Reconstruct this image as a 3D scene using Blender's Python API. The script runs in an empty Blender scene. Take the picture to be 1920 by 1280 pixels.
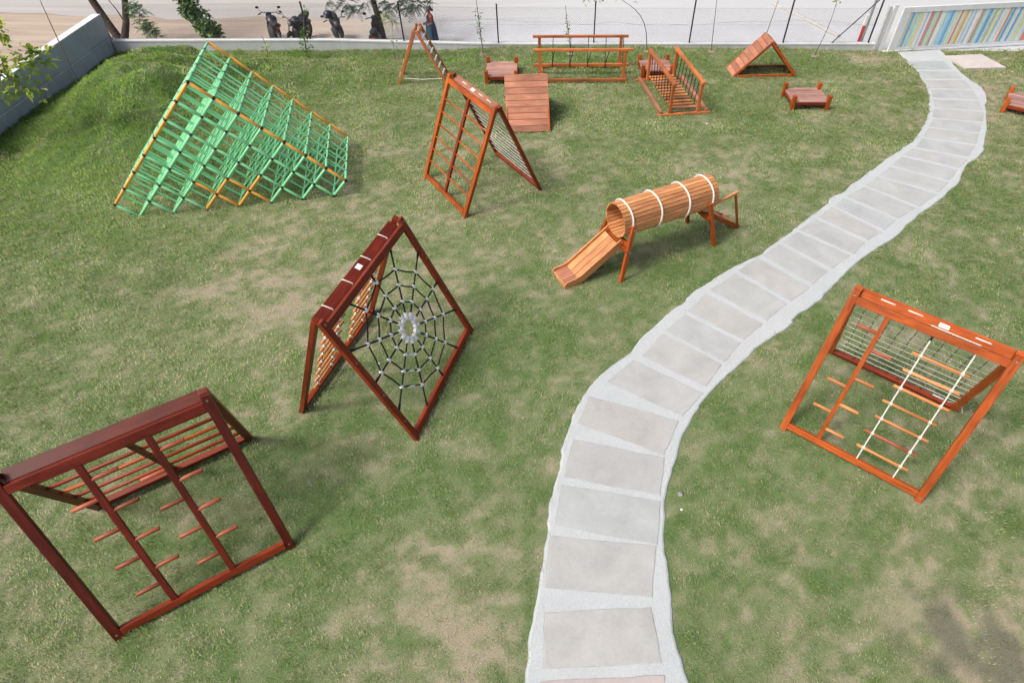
import bpy, bmesh, math, random
import numpy as np
from mathutils import Vector, Matrix
random.seed(7); RNG = np.random.default_rng(11)
R = math.radians; PI = math.pi
scene = bpy.context.scene
COL = scene.collection

# ------------------------------------------------------------------ camera
CAM_H = 8.990; PITCH = 0.81909; ROLL = 0.00869; F_PX = 1096.68
fw = Vector((0, math.cos(PITCH), -math.sin(PITCH))); rt = Vector((1, 0, 0)); up = rt.cross(fw)
r2 = rt * math.cos(ROLL) + up * math.sin(ROLL); u2 = -rt * math.sin(ROLL) + up * math.cos(ROLL)
cam_data = bpy.data.cameras.new('camera'); cam = bpy.data.objects.new('camera', cam_data); COL.objects.link(cam)
m = Matrix.Identity(4)
for i in range(3):
    m[i][0] = r2[i]; m[i][1] = u2[i]; m[i][2] = -fw[i]
m[2][3] = CAM_H
cam.matrix_world = m
cam_data.sensor_fit = 'HORIZONTAL'; cam_data.sensor_width = 36.0; cam_data.lens = F_PX / 1920 * 36.0
cam_data.shift_x = -76.358 / 1920; cam_data.shift_y = 11.289 / 1920
cam_data.clip_start = 0.1; cam_data.clip_end = 2000
scene.camera = cam

# ------------------------------------------------------------------ light
SUN_DIR = Vector((-0.52, -0.26, 0.80)).normalized()          # towards the sun: from the left, high, a little in front
SUN_EL = math.asin(SUN_DIR.z); SUN_AZ = math.atan2(SUN_DIR.x, SUN_DIR.y)
world = bpy.data.worlds.new("World"); scene.world = world; world.use_nodes = True
nt = world.node_tree; nt.nodes.clear()
sky = nt.nodes.new('ShaderNodeTexSky'); sky.sky_type = 'NISHITA'; sky.sun_disc = False
sky.sun_elevation = SUN_EL; sky.sun_rotation = SUN_AZ; sky.dust_density = 7.0; sky.air_density = 0.7; sky.ozone_density = 1.0
bg = nt.nodes.new('ShaderNodeBackground'); bg.inputs['Strength'].default_value = 0.145
wo = nt.nodes.new('ShaderNodeOutputWorld')
nt.links.new(sky.outputs[0], bg.inputs[0]); nt.links.new(bg.outputs[0], wo.inputs[0])
sd = bpy.data.lights.new('sun', 'SUN'); sd.energy = 1.9; sd.angle = R(12); sd.color = (1.0, 0.97, 0.925)
so = bpy.data.objects.new('sun', sd); COL.objects.link(so)
so.rotation_euler = SUN_DIR.to_track_quat('Z', 'Y').to_euler(); so.location = (-20, 8, 30)
scene.view_settings.view_transform = 'Standard'; scene.view_settings.look = 'None'
scene.view_settings.exposure = 0.26; scene.view_settings.gamma = 1.0
scene.view_settings.use_curve_mapping = False

# ------------------------------------------------------------------ tagging helpers
def tag(o, label=None, cat=None, group=None, kind=None):
    if label: o['label'] = label
    if cat: o['category'] = cat
    if group: o['group'] = group
    if kind: o['kind'] = kind
    return o
def thing(name, label, cat, loc=(0, 0, 0), rz=0, group=None):
    o = bpy.data.objects.new(name, None); COL.objects.link(o)
    o.empty_display_size = 0.2
    o.location = loc; o.rotation_euler = (0, 0, rz)
    return tag(o, label, cat, group)
def link(name, me, parent=None, mat=None):
    o = bpy.data.objects.new(name, me); COL.objects.link(o)
    if mat is not None:
        for mm in (mat if isinstance(mat, (list, tuple)) else [mat]): me.materials.append(mm)
    if parent is not None: o.parent = parent
    return o
def copy_tree(o, parent=None):
    c = o.copy(); COL.objects.link(c)
    if parent is not None: c.parent = parent
    for ch in list(o.children): copy_tree(ch, c)
    return c

# ------------------------------------------------------------------ mesh builder
class MB:
    def __init__(s): s.v = []; s.f = []; s.mi = []; s.sm = []
    def add(s, vs, fs, mi=0, smooth=False):
        b = len(s.v); s.v += [tuple(x) for x in vs]
        for f in fs: s.f.append(tuple(i + b for i in f)); s.mi.append(mi); s.sm.append(smooth)
    def box(s, x0, x1, y0, y1, z0, z1, mi=0, M=None):
        vs = [Vector(c) for c in ((x0,y0,z0),(x1,y0,z0),(x1,y1,z0),(x0,y1,z0),(x0,y0,z1),(x1,y0,z1),(x1,y1,z1),(x0,y1,z1))]
        if M is not None: vs = [M @ q for q in vs]
        s.add(vs, [(0,3,2,1),(4,5,6,7),(0,1,5,4),(1,2,6,5),(2,3,7,6),(3,0,4,7)], mi)
    def cyl(s, p0, p1, r0, r1=None, n=8, mi=0, caps=True, smooth=True):
        p0 = Vector(p0); p1 = Vector(p1); r1 = r0 if r1 is None else r1
        d = (p1 - p0).normalized(); a = d.orthogonal().normalized(); b = d.cross(a)
        vs = []
        for p, r in ((p0, r0), (p1, r1)):
            for k in range(n):
                t = 2 * PI * k / n; vs.append(p + a * (r * math.cos(t)) + b * (r * math.sin(t)))
        fs = [(k, (k + 1) % n, n + (k + 1) % n, n + k) for k in range(n)]
        s.add(vs, fs, mi, smooth)
        if caps:
            s.add(vs[:n], [tuple(range(n - 1, -1, -1))], mi); s.add(vs[n:], [tuple(range(n))], mi)
    def path(s, pts, rs, n=6, mi=0, closed=False):
        pts = [Vector(p) for p in pts]; N = len(pts)
        if not isinstance(rs, (list, tuple)): rs = [rs] * N
        rings = []; a = None
        for i, p in enumerate(pts):
            if closed: d = pts[(i + 1) % N] - pts[i - 1]
            else: d = pts[min(i + 1, N - 1)] - pts[max(i - 1, 0)]
            d.normalize()
            a = d.orthogonal().normalized() if a is None else (a - d * a.dot(d)).normalized()
            b = d.cross(a)
            rings.append([p + a * (rs[i] * math.cos(2 * PI * k / n)) + b * (rs[i] * math.sin(2 * PI * k / n)) for k in range(n)])
        vs = [q for r in rings for q in r]; fs = []
        for i in range(N if closed else N - 1):
            j = (i + 1) % N
            for k in range(n): fs.append((i * n + k, i * n + (k + 1) % n, j * n + (k + 1) % n, j * n + k))
        s.add(vs, fs, mi, True)
        if not closed:
            s.add(rings[0], [tuple(range(n - 1, -1, -1))], mi); s.add(rings[-1], [tuple(range(n))], mi)
    def ball(s, c, r, nu=8, nv=5, mi=0, sc=(1, 1, 1)):
        vs = []; fs = []
        for j in range(nv + 1):
            ph = PI * j / nv
            for i in range(nu):
                t = 2 * PI * i / nu
                vs.append((c[0] + sc[0]*r*math.sin(ph)*math.cos(t), c[1] + sc[1]*r*math.sin(ph)*math.sin(t), c[2] + sc[2]*r*math.cos(ph)))
        for j in range(nv):
            for i in range(nu):
                fs.append((j*nu+i, (j+1)*nu+i, (j+1)*nu+(i+1) % nu, j*nu+(i+1) % nu))
        s.add(vs, fs, mi, True)
    def loft(s, rings, mi=0, caps=True):
        n = len(rings[0]); vs = [q for r in rings for q in r]; fs = []
        for j in range(len(rings) - 1):
            for i in range(n): fs.append((j*n+i, j*n+(i+1) % n, (j+1)*n+(i+1) % n, (j+1)*n+i))
        s.add(vs, fs, mi, True)
        if caps:
            s.add(rings[0], [tuple(range(n - 1, -1, -1))], mi, True); s.add(rings[-1], [tuple(range(n))], mi, True)
    def mesh(s, name):
        me = bpy.data.meshes.new(name); me.from_pydata(s.v, [], s.f); me.update()
        me.polygons.foreach_set('material_index', s.mi); me.polygons.foreach_set('use_smooth', s.sm)
        return me
    def build(s, name, mat, parent=None): return link(name, s.mesh(name), parent, mat)

def frame_matrix(p0, p1, upv):
    x = (Vector(p1) - Vector(p0)).normalized(); z = Vector(upv); z = (z - x * z.dot(x)).normalized(); y = z.cross(x)
    M = Matrix.Identity(4); c = (Vector(p0) + Vector(p1)) / 2
    for i in range(3): M[i][0] = x[i]; M[i][1] = y[i]; M[i][2] = z[i]; M[i][3] = c[i]
    return M
_beam_cache = {}
def beam(name, p0, p1, w, t, mat, parent, upv=(0, 0, 1), bev=0.006):
    """a squared timber from p0 to p1: w across, t along upv; its own local X runs with the grain"""
    L = (Vector(p1) - Vector(p0)).length
    key = (round(L, 4), w, t, bev, mat.name)
    me = _beam_cache.get(key)
    if me is None:
        bm = bmesh.new(); bmesh.ops.create_cube(bm, size=1.0)
        for v in bm.verts: v.co = Vector((v.co.x * L, v.co.y * w, v.co.z * t))
        if bev: bmesh.ops.bevel(bm, geom=list(bm.edges), offset=bev, segments=2, profile=0.5, affect='EDGES')
        me = bpy.data.meshes.new(name); bm.to_mesh(me); bm.free(); me.materials.append(mat)
        _beam_cache[key] = me
    o = bpy.data.objects.new(name, me); COL.objects.link(o); o.parent = parent
    o.matrix_basis = frame_matrix(p0, p1, upv)
    return o
_rod_cache = {}
def rod(name, p0, p1, r, mat, parent, n=12, bev=0.004):
    L = (Vector(p1) - Vector(p0)).length; key = (round(L, 3), r, n, mat.name)
    me = _rod_cache.get(key)
    if me is None:
        mb = MB(); h = L / 2
        prof = [(-h, r - bev), (-h + bev, r), (h - bev, r), (h, r - bev)]
        mb.loft([[(x, q * math.cos(2*PI*k/n), q * math.sin(2*PI*k/n)) for k in range(n)] for x, q in prof], caps=False)
        mb.add([(-h, (r-bev)*math.cos(2*PI*k/n), (r-bev)*math.sin(2*PI*k/n)) for k in range(n)], [tuple(range(n-1, -1, -1))])
        mb.add([(h, (r-bev)*math.cos(2*PI*k/n), (r-bev)*math.sin(2*PI*k/n)) for k in range(n)], [tuple(range(n))])
        me = mb.mesh(name); me.materials.append(mat); _rod_cache[key] = me
    o = bpy.data.objects.new(name, me); COL.objects.link(o); o.parent = parent
    o.matrix_basis = frame_matrix(p0, p1, Vector(p1 - Vector(p0) if isinstance(p1, Vector) else Vector(p1) - Vector(p0)).orthogonal())
    return o

# ------------------------------------------------------------------ materials
def new_mat(name):
    mt = bpy.data.materials.new(name); mt.use_nodes = True; t = mt.node_tree; t.nodes.clear()
    out = t.nodes.new('ShaderNodeOutputMaterial'); b = t.nodes.new('ShaderNodeBsdfPrincipled')
    t.links.new(b.outputs[0], out.inputs[0])
    return mt, t, b
def N(t, kind, **kw):
    n = t.nodes.new(kind)
    for k, v in kw.items():
        if k in n.inputs.keys(): n.inputs[k].default_value = v
        else: setattr(n, k, v)
    return n
def ramp(t, stops):
    n = t.nodes.new('ShaderNodeValToRGB'); e = n.color_ramp.elements
    while len(e) < len(stops): e.new(0.5)
    for q, (p, c) in zip(e, stops): q.position = p; q.color = (*c, 1)
    return n
def mixc(t, fac, a, b, mode='MIX'):
    n = t.nodes.new('ShaderNodeMix'); n.data_type = 'RGBA'; n.blend_type = mode
    for sock, val in ((n.inputs[0], fac), (n.inputs[6], a), (n.inputs[7], b)):
        if hasattr(val, 'links'): t.links.new(val, sock)
        elif isinstance(val, (int, float)): sock.default_value = val
        else: sock.default_value = (*val, 1)
    return n.outputs[2]
def bump(t, b, height, strength, dist=0.01):
    n = t.nodes.new('ShaderNodeBump'); n.inputs['Strength'].default_value = strength; n.inputs['Distance'].default_value = dist
    t.links.new(height, n.inputs['Height']); t.links.new(n.outputs[0], b.inputs['Normal'])

def wood(name, dark, mid, light, rough=0.42, coat=0.07, island=0.0, grain=1.0):
    """oiled hardwood: grain along local X, each timber shifted and tinted by its own random value"""
    mt, t, b = new_mat(name)
    tc = N(t, 'ShaderNodeTexCoord'); oi = N(t, 'ShaderNodeObjectInfo')
    geo = N(t, 'ShaderNodeNewGeometry')
    rnd = N(t, 'ShaderNodeMath', operation='ADD'); t.links.new(oi.outputs['Random'], rnd.inputs[0]); t.links.new(geo.outputs['Random Per Island'], rnd.inputs[1])
    off = N(t, 'ShaderNodeMath', operation='MULTIPLY'); t.links.new(rnd.outputs[0], off.inputs[0]); off.inputs[1].default_value = 37.0
    vadd = N(t, 'ShaderNodeVectorMath', operation='ADD'); t.links.new(tc.outputs['Object'], vadd.inputs[0]); t.links.new(off.outputs[0], vadd.inputs[1])
    mp = N(t, 'ShaderNodeMapping'); mp.inputs['Scale'].default_value = (1.6*grain, 16*grain, 16*grain); t.links.new(vadd.outputs[0], mp.inputs[0])
    n1 = N(t, 'ShaderNodeTexNoise', Scale=1.5, Detail=6.0, Roughness=0.62, Distortion=0.6); t.links.new(mp.outputs[0], n1.inputs[0])
    mp2 = N(t, 'ShaderNodeMapping'); mp2.inputs['Scale'].default_value = (5, 120, 120); t.links.new(vadd.outputs[0], mp2.inputs[0])
    n2 = N(t, 'ShaderNodeTexNoise', Scale=1.0, Detail=2.0); t.links.new(mp2.outputs[0], n2.inputs[0])
    n3 = N(t, 'ShaderNodeTexNoise', Scale=1.3, Detail=2.0); t.links.new(vadd.outputs[0], n3.inputs[0])
    rp_ = ramp(t, [(0.25, dark), (0.5, mid), (0.78, light)]); t.links.new(n1.outputs[0], rp_.inputs[0])
    c = mixc(t, 0.22, rp_.outputs[0], n2.outputs[0], 'OVERLAY')
    c = mixc(t, 0.55, c, n3.outputs[0], 'OVERLAY')
    hsv = N(t, 'ShaderNodeHueSaturation'); t.links.new(c, hsv.inputs['Color'])
    fr = N(t, 'ShaderNodeMath', operation='FRACT'); t.links.new(off.outputs[0], fr.inputs[0])
    mr = N(t, 'ShaderNodeMapRange'); mr.inputs['To Min'].default_value = 0.76 - island; mr.inputs['To Max'].default_value = 1.24 + island
    t.links.new(fr.outputs[0], mr.inputs['Value']); t.links.new(mr.outputs[0], hsv.inputs['Value'])
    t.links.new(hsv.outputs[0], b.inputs['Base Color'])
    rr = N(t, 'ShaderNodeMapRange'); rr.inputs['To Min'].default_value = rough - 0.1; rr.inputs['To Max'].default_value = rough + 0.15
    t.links.new(n1.outputs[0], rr.inputs['Value']); t.links.new(rr.outputs[0], b.inputs['Roughness'])
    b.inputs['Coat Weight'].default_value = coat; b.inputs['Coat Roughness'].default_value = 0.25; b.inputs['Specular IOR Level'].default_value = 0.25
    bump(t, b, n2.outputs[0], 0.15, 0.004)
    return mt
def plain(name, c1, c2, scale=6.0, rough=0.6, bmp=0.1, metal=0.0, coat=0.0, detail=4.0):
    mt, t, b = new_mat(name)
    tc = N(t, 'ShaderNodeTexCoord'); n1 = N(t, 'ShaderNodeTexNoise', Scale=scale, Detail=detail, Roughness=0.6)
    t.links.new(tc.outputs['Object'], n1.inputs[0])
    rp_ = ramp(t, [(0.3, c1), (0.7, c2)]); t.links.new(n1.outputs[0], rp_.inputs[0]); t.links.new(rp_.outputs[0], b.inputs['Base Color'])
    b.inputs['Roughness'].default_value = rough; b.inputs['Metallic'].default_value = metal; b.inputs['Coat Weight'].default_value = coat
    if bmp: bump(t, b, n1.outputs[0], bmp, 0.01)
    return mt

W_RED = wood('red_stained_wood', (0.12, 0.014, 0.004), (0.21, 0.028, 0.008), (0.30, 0.052, 0.013))
W_MAROON = wood('maroon_stained_wood', (0.07, 0.008, 0.004), (0.125, 0.015, 0.006), (0.18, 0.028, 0.009))
W_ORANGE = wood('orange_stained_wood', (0.21, 0.036, 0.007), (0.36, 0.074, 0.012), (0.48, 0.125, 0.022))
W_HAZED = wood('hazed_orange_wood', (0.30, 0.085, 0.025), (0.44, 0.135, 0.042), (0.55, 0.20, 0.07))  # orange stain for the far timbers, with distance haze mixed into its colour
W_RUNG = wood('pale_rung_wood', (0.36, 0.13, 0.04), (0.50, 0.20, 0.065), (0.62, 0.29, 0.11), coat=0.1)
W_REDRUNG = wood('red_rung_wood', (0.20, 0.05, 0.025), (0.32, 0.085, 0.04), (0.42, 0.13, 0.06), coat=0.1)
W_PLANK = wood('pink_brown_planks', (0.26, 0.105, 0.06), (0.37, 0.16, 0.095), (0.47, 0.225, 0.14), rough=0.55, coat=0.05, island=0.04)
W_DECK = wood('sky_paled_deck_planks', (0.26, 0.13, 0.10), (0.36, 0.20, 0.16), (0.46, 0.28, 0.23), rough=0.5, coat=0.1, island=0.03)  # sky reflection on the deck tops is mixed into this paler tone
W_BARREL = wood('honey_staves', (0.40, 0.165, 0.06), (0.56, 0.25, 0.10), (0.68, 0.34, 0.15), rough=0.45, coat=0.15, island=0.03)
M_WROPE = plain('white_rope', (0.55, 0.53, 0.46), (0.75, 0.73, 0.66), 60, 0.8, 0.3)
M_DROPE = plain('dark_rope', (0.005, 0.005, 0.006), (0.013, 0.013, 0.015), 80, 0.9, 0.2)
M_GROPE = plain('grey_net_rope', (0.07, 0.075, 0.08), (0.14, 0.14, 0.15), 60, 0.8, 0.2)
M_WPLAS = plain('white_plastic', (0.84, 0.85, 0.84), (0.90, 0.91, 0.90), 20, 0.4, 0.0)
M_BLACK = plain('black_plastic', (0.006, 0.006, 0.007), (0.016, 0.016, 0.018), 20, 0.45, 0.05)
M_BLKMETAL = plain('black_painted_metal', (0.008, 0.009, 0.011), (0.02, 0.021, 0.025), 10, 0.4, 0.05)
M_MINT = plain('mint_green_tube', (0.22, 0.66, 0.32), (0.27, 0.72, 0.37), 3, 0.32, 0.0, coat=0.3)
M_AMBER = plain('orange_tube', (0.80, 0.34, 0.045), (0.86, 0.40, 0.06), 3, 0.32, 0.0, coat=0.3)
M_STEEL = plain('bolt_steel', (0.3, 0.3, 0.3), (0.45, 0.45, 0.45), 30, 0.35, 0.0, metal=0.9)
M_BARK = plain('dark_bark', (0.025, 0.014, 0.011), (0.075, 0.045, 0.036), 14, 0.9, 0.6)
M_STEM = plain('pale_stem', (0.10, 0.085, 0.055), (0.19, 0.16, 0.11), 14, 0.85, 0.3)

# concrete for the walls: mottled, with damp stains that run down from the coping
def concrete(name, c1, c2, stain=0.35, band=None):
    mt, t, b = new_mat(name)
    tc = N(t, 'ShaderNodeTexCoord')
    n1 = N(t, 'ShaderNodeTexNoise', Scale=0.9, Detail=8.0, Roughness=0.65); t.links.new(tc.outputs['Object'], n1.inputs[0])
    n2 = N(t, 'ShaderNodeTexNoise', Scale=28.0, Detail=5.0, Roughness=0.7); t.links.new(tc.outputs['Object'], n2.inputs[0])
    mp = N(t, 'ShaderNodeMapping'); mp.inputs['Scale'].default_value = (3.2, 3.2, 0.35); t.links.new(tc.outputs['Object'], mp.inputs[0])
    n3 = N(t, 'ShaderNodeTexNoise', Scale=1.2, Detail=5.0, Roughness=0.6, Distortion=0.4); t.links.new(mp.outputs[0], n3.inputs[0])
    r1 = ramp(t, [(0.3, c1), (0.7, c2)]); t.links.new(n1.outputs[0], r1.inputs[0])
    c = mixc(t, 0.25, r1.outputs[0], n2.outputs[0], 'OVERLAY')
    r3 = ramp(t, [(0.42, (0, 0, 0)), (0.62, (1, 1, 1))]); t.links.new(n3.outputs[0], r3.inputs[0])
    sm = N(t, 'ShaderNodeMath', operation='MULTIPLY'); t.links.new(r3.outputs[0], sm.inputs[0]); sm.inputs[1].default_value = stain
    c = mixc(t, sm.outputs[0], c, tuple(x * 0.55 for x in c1))
    if band:                                                     # a wavering darker line along the wall
        sz = N(t, 'ShaderNodeSeparateXYZ'); t.links.new(tc.outputs['Object'], sz.inputs[0])
        wv = N(t, 'ShaderNodeMath', operation='MULTIPLY_ADD'); t.links.new(n1.outputs[0], wv.inputs[0]); wv.inputs[1].default_value = 0.30; t.links.new(sz.outputs[2], wv.inputs[2])
        rb = ramp(t, [(band + 0.02, (0, 0, 0)), (band + 0.10, (1, 1, 1)), (band + 0.14, (0.9, 0.9, 0.9)), (band + 0.22, (0, 0, 0))]); t.links.new(wv.outputs[0], rb.inputs[0])
        sb_ = N(t, 'ShaderNodeMath', operation='MULTIPLY'); t.links.new(rb.outputs[0], sb_.inputs[0]); sb_.inputs[1].default_value = 0.55
        c = mixc(t, sb_.outputs[0], c, tuple(x * 0.5 for x in c1))
    t.links.new(c, b.inputs['Base Color']); b.inputs['Roughness'].default_value = 0.9
    bump(t, b, n2.outputs[0], 0.25, 0.01)
    return mt
M_CONC = concrete('grey_concrete', (0.46, 0.485, 0.495), (0.56, 0.58, 0.59), 0.15, 0.50)
M_CONC2 = concrete('rough_plinth_concrete', (0.46, 0.485, 0.495), (0.58, 0.60, 0.61), 0.25)
M_COPING = concrete('pale_coping', (0.55, 0.57, 0.58), (0.68, 0.69, 0.69), 0.15)

# ------------------------------------------------------------------ value noise for the lawn's own patches
_perm = RNG.random((256, 256))
def vnoise(x, y):
    xi = np.floor(x).astype(int); yi = np.floor(y).astype(int); fx = x - xi; fy = y - yi
    fx = fx*fx*(3-2*fx); fy = fy*fy*(3-2*fy)
    a = _perm[xi % 256, yi % 256]; b = _perm[(xi+1) % 256, yi % 256]; c = _perm[xi % 256, (yi+1) % 256]; d = _perm[(xi+1) % 256, (yi+1) % 256]
    return (a*(1-fx)+b*fx)*(1-fy) + (c*(1-fx)+d*fx)*fy
def fbm(x, y, o=4, g=0.5):
    s = 0; a = 1; n = 0
    for k in range(o):
        s = s + a * vnoise(x * 2**k + 17.3*k, y * 2**k + 5.1*k); n += a; a *= g
    return s / n
WALL_Y = lambda x: 24.05 + (x + 17.3) * 0.0297
def gauss(x, y, cx, cy, rx, ry, rot=0.0):
    c, s = math.cos(rot), math.sin(rot); dx = x - cx; dy = y - cy
    return np.exp(-(((dx*c+dy*s)/rx)**2 + ((-dx*s+dy*c)/ry)**2))
def lawn_h(x, y):
    x = np.asarray(x, float); y = np.asarray(y, float)
    h = 1.62 * gauss(x, y, -13.2, 18.8, 2.4, 2.5) + 0.62 * gauss(x, y, -11.6, 20.9, 2.4, 1.2) + 0.42 * gauss(x, y, -9.0, 21.9, 2.6, 1.0)
    h = h + 0.22 * gauss(x, y, -13.2, 16.0, 2.2, 1.6) + 0.16 * gauss(x, y, -10.8, 9.6, 2.0, 1.1, 0.4)
    h = h + (0.10 + 0.12*np.clip((x+4)/4, 0, 1)) * gauss(x, y, -3, 24.5, 16, 0.45)*np.clip((11.8 - x)/1.5, 0, 1)
    mnd = np.clip(h/1.0, 0, 1); ax = x*0.75 + y*0.66; bx = -x*0.66 + y*0.75
    h = h + mnd*(0.22*(1 - np.abs(2*fbm(ax*0.55+2, bx*1.5+7, 2)-1)*2) - 0.1 + 0.16*(fbm(ax*1.6, bx*3.6, 3)-0.5))
    rough = np.clip(0.35 + 1.2 * gauss(x, y, -12.5, 14, 6, 8), 0, 1.2)
    h = h + rough * (0.14 * (fbm(x*0.7 + 3, y*1.3 + 9, 3) - 0.5) + 0.05 * (fbm(x*2.6, y*3.5, 2) - 0.5)) * np.clip((h*4 + 0.35), 0, 1)
    return h
PATH_L = [(-0.45,-1.0),(-0.40,1.0),(-0.34,2.11),(-0.25,3.03),(-0.15,3.75),(-0.03,4.65),(0.10,5.46),(0.25,6.26),(0.51,6.88),(0.90,7.56),(1.54,8.21),(2.25,9.09),(3.08,9.96),(3.96,10.73),(5.04,11.56),(6.10,12.57),(7.27,13.68),(8.57,14.91),(10.01,16.28),(11.30,17.45),(12.40,18.92),(13.09,20.34),(13.53,21.67),(13.74,23.1),(13.75,24.0),(13.7,24.72)]
PATH_R = [(2.1,-1.0),(2.0,1.0),(1.91,2.13),(1.81,2.82),(1.81,3.76),(1.91,4.67),(2.14,5.49),(2.54,6.40),(3.08,7.17),(3.75,7.87),(4.30,8.40),(5.20,9.21),(6.14,10.0),(7.28,11.17),(8.03,11.81),(8.70,12.3),(9.50,13.09),(10.40,13.86),(11.43,14.81),(12.38,16.01),(13.09,16.65),(14.13,18.39),(15.03,20.38),(15.39,21.70),(15.37,22.90),(15.5,24.0),(15.6,25.0)]
def resample(P, step=0.12):
    P = np.array(P, float); out = []
    # Catmull-Rom through the measured points
    Q = np.vstack([2*P[0]-P[1], P, 2*P[-1]-P[-2]])
    for i in range(1, len(Q) - 2):
        n = max(2, int(np.hypot(*(Q[i+1]-Q[i])) / step))
        for k in range(n):
            u = k / n
            out.append(0.5*((2*Q[i]) + (-Q[i-1]+Q[i+1])*u + (2*Q[i-1]-5*Q[i]+4*Q[i+1]-Q[i+2])*u*u + (-Q[i-1]+3*Q[i]-3*Q[i+1]+Q[i+2])*u**3))
    out.append(P[-1]); return np.array(out)
def by_count(P, n):
    s = np.concatenate([[0], np.cumsum(np.hypot(*np.diff(P, axis=0).T))]); q = np.linspace(0, s[-1], n)
    return np.stack([np.interp(q, s, P[:, 0]), np.interp(q, s, P[:, 1])], 1)
NP_ = 420
EL = by_count(resample(PATH_L), NP_); ER = by_count(resample(PATH_R), NP_)
across = (ER - EL) / np.hypot(*(ER - EL).T)[:, None]
s_ = np.linspace(0, 34, NP_)
jag = lambda seed: (fbm(s_*1.7+seed, s_*0+seed, 3)-0.5)*0.11 + (vnoise(s_*7+seed, s_*0+3)-0.5)*0.028 + 0.6*np.clip(vnoise(s_*0.9+seed, s_*0+8) - 0.78, 0, 1) - 0.02
EL = EL - across * jag(3.0)[:, None]; ER = ER + across * jag(40.0)[:, None]
PATH_POLY = np.vstack([EL[::2], ER[::-1][::2]])
def in_poly(x, y, poly):
    ins = np.zeros(x.shape, bool); n = len(poly); j = n - 1
    for i in range(n):
        xi, yi = poly[i]; xj, yj = poly[j]
        if yi != yj:
            c = ((yi > y) != (yj > y)) & (x < (xj - xi) * (y - yi) / (yj - yi) + xi); ins ^= c
        j = i
    return ins
# how green the turf is: 0 bare soil / dead grass ... 1 lush; (x, y, radius x, radius y, amount)
PATCHES = [(-13.5,18.5,4,5,0.36),(-14,14,4,3.5,0.22),(-10,21.5,5,1.8,0.25),(-2,23.4,16,1.0,0.22),(6,21,6,2.5,0.12),(-16.6,18,1.2,7,0.25),
           (-1.6,3.2,1.3,1.7,-0.38),(-3.2,2.6,1.4,1.0,-0.15),(-0.75,2.3,0.8,1.2,-0.25),(-0.7,6.0,0.7,0.9,-0.18),(2.6,3.3,0.5,1.5,-0.2),(3.3,2.6,0.9,0.8,-0.18),(4.4,4.0,1.3,0.7,-0.10),
           (5.9,2.7,0.8,0.65,-0.42),(7,2.0,1.0,0.8,-0.3),(2.5,11.7,0.5,0.35,-0.4),(15.8,20.2,1.5,1.6,-0.5),(17,22.5,2.0,1.2,-0.2),(12.3,23.9,0.9,0.5,-0.5),(11,19,2,1.5,-0.12),
           (-0.3,9.5,1.2,1.5,0.14),(3.9,6.3,1.4,1.2,0.16),(-3.2,4.4,1.2,1.0,0.14),(-5.5,9.5,2.6,2.2,-0.20),(-3,12,3,2,-0.12),(3.2,11.2,1.3,1.0,0.18),(-1.2,6.6,1.0,1.0,0.10),(9,17,2.5,1.5,0.06),(-0.3,3.0,0.14,0.45,0.5),
           (0.15,10.2,0.8,0.45,-0.45),(1.0,8.9,0.9,0.6,-0.10),(6.5,13.9,1.2,0.5,-0.14),(9.2,12.9,0.9,0.8,-0.12),(4.6,18.7,0.9,0.3,-0.3),(8.7,18.9,0.9,0.35,-0.25),(-5.4,20.9,0.8,0.3,-0.25),(-6,5.6,1.6,1.4,0.12),(-8.2,5.2,1.5,1.6,0.06)]
def turf(x, y):
    g = 0.525 + 0.34*(fbm(x*0.42+2, y*0.42+7, 3)-0.5) + 0.55*(fbm(x*1.7+31, y*2.0+3, 4)-0.5) + 0.75*(fbm(x*5.5, y*6.5+11, 3)-0.5)
    for cx, cy, rx, ry, a in PATCHES: g = g + (0.62*a if a < 0 else a) * (0.55 + 0.9*fbm(x*2.1+9, y*2.1+3, 2)) * gauss(x, y, cx, cy, rx, ry)
    return np.clip(g, 0, 1)

def deep_shaded(x, y):
    """long dark green grass, with wall shade painted in, in the hollow between the mound and the walls"""
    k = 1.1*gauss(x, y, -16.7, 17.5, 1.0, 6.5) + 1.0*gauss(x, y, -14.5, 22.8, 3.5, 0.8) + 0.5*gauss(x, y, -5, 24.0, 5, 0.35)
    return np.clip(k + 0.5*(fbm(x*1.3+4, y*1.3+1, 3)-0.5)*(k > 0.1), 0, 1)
def damp(x, y):
    """dug-over dark soil near the lower right corner"""
    k = gauss(x, y, 6.0, 2.75, 0.75, 0.52, -0.25) + 0.8*gauss(x, y, 6.7, 2.1, 0.7, 0.5)
    return np.clip((k + 1.2*(fbm(x*2.6+4, y*2.6+1, 4)-0.5)*1.6*(k > 0.08) - 0.35)*1.7, 0, 0.85)
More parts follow.
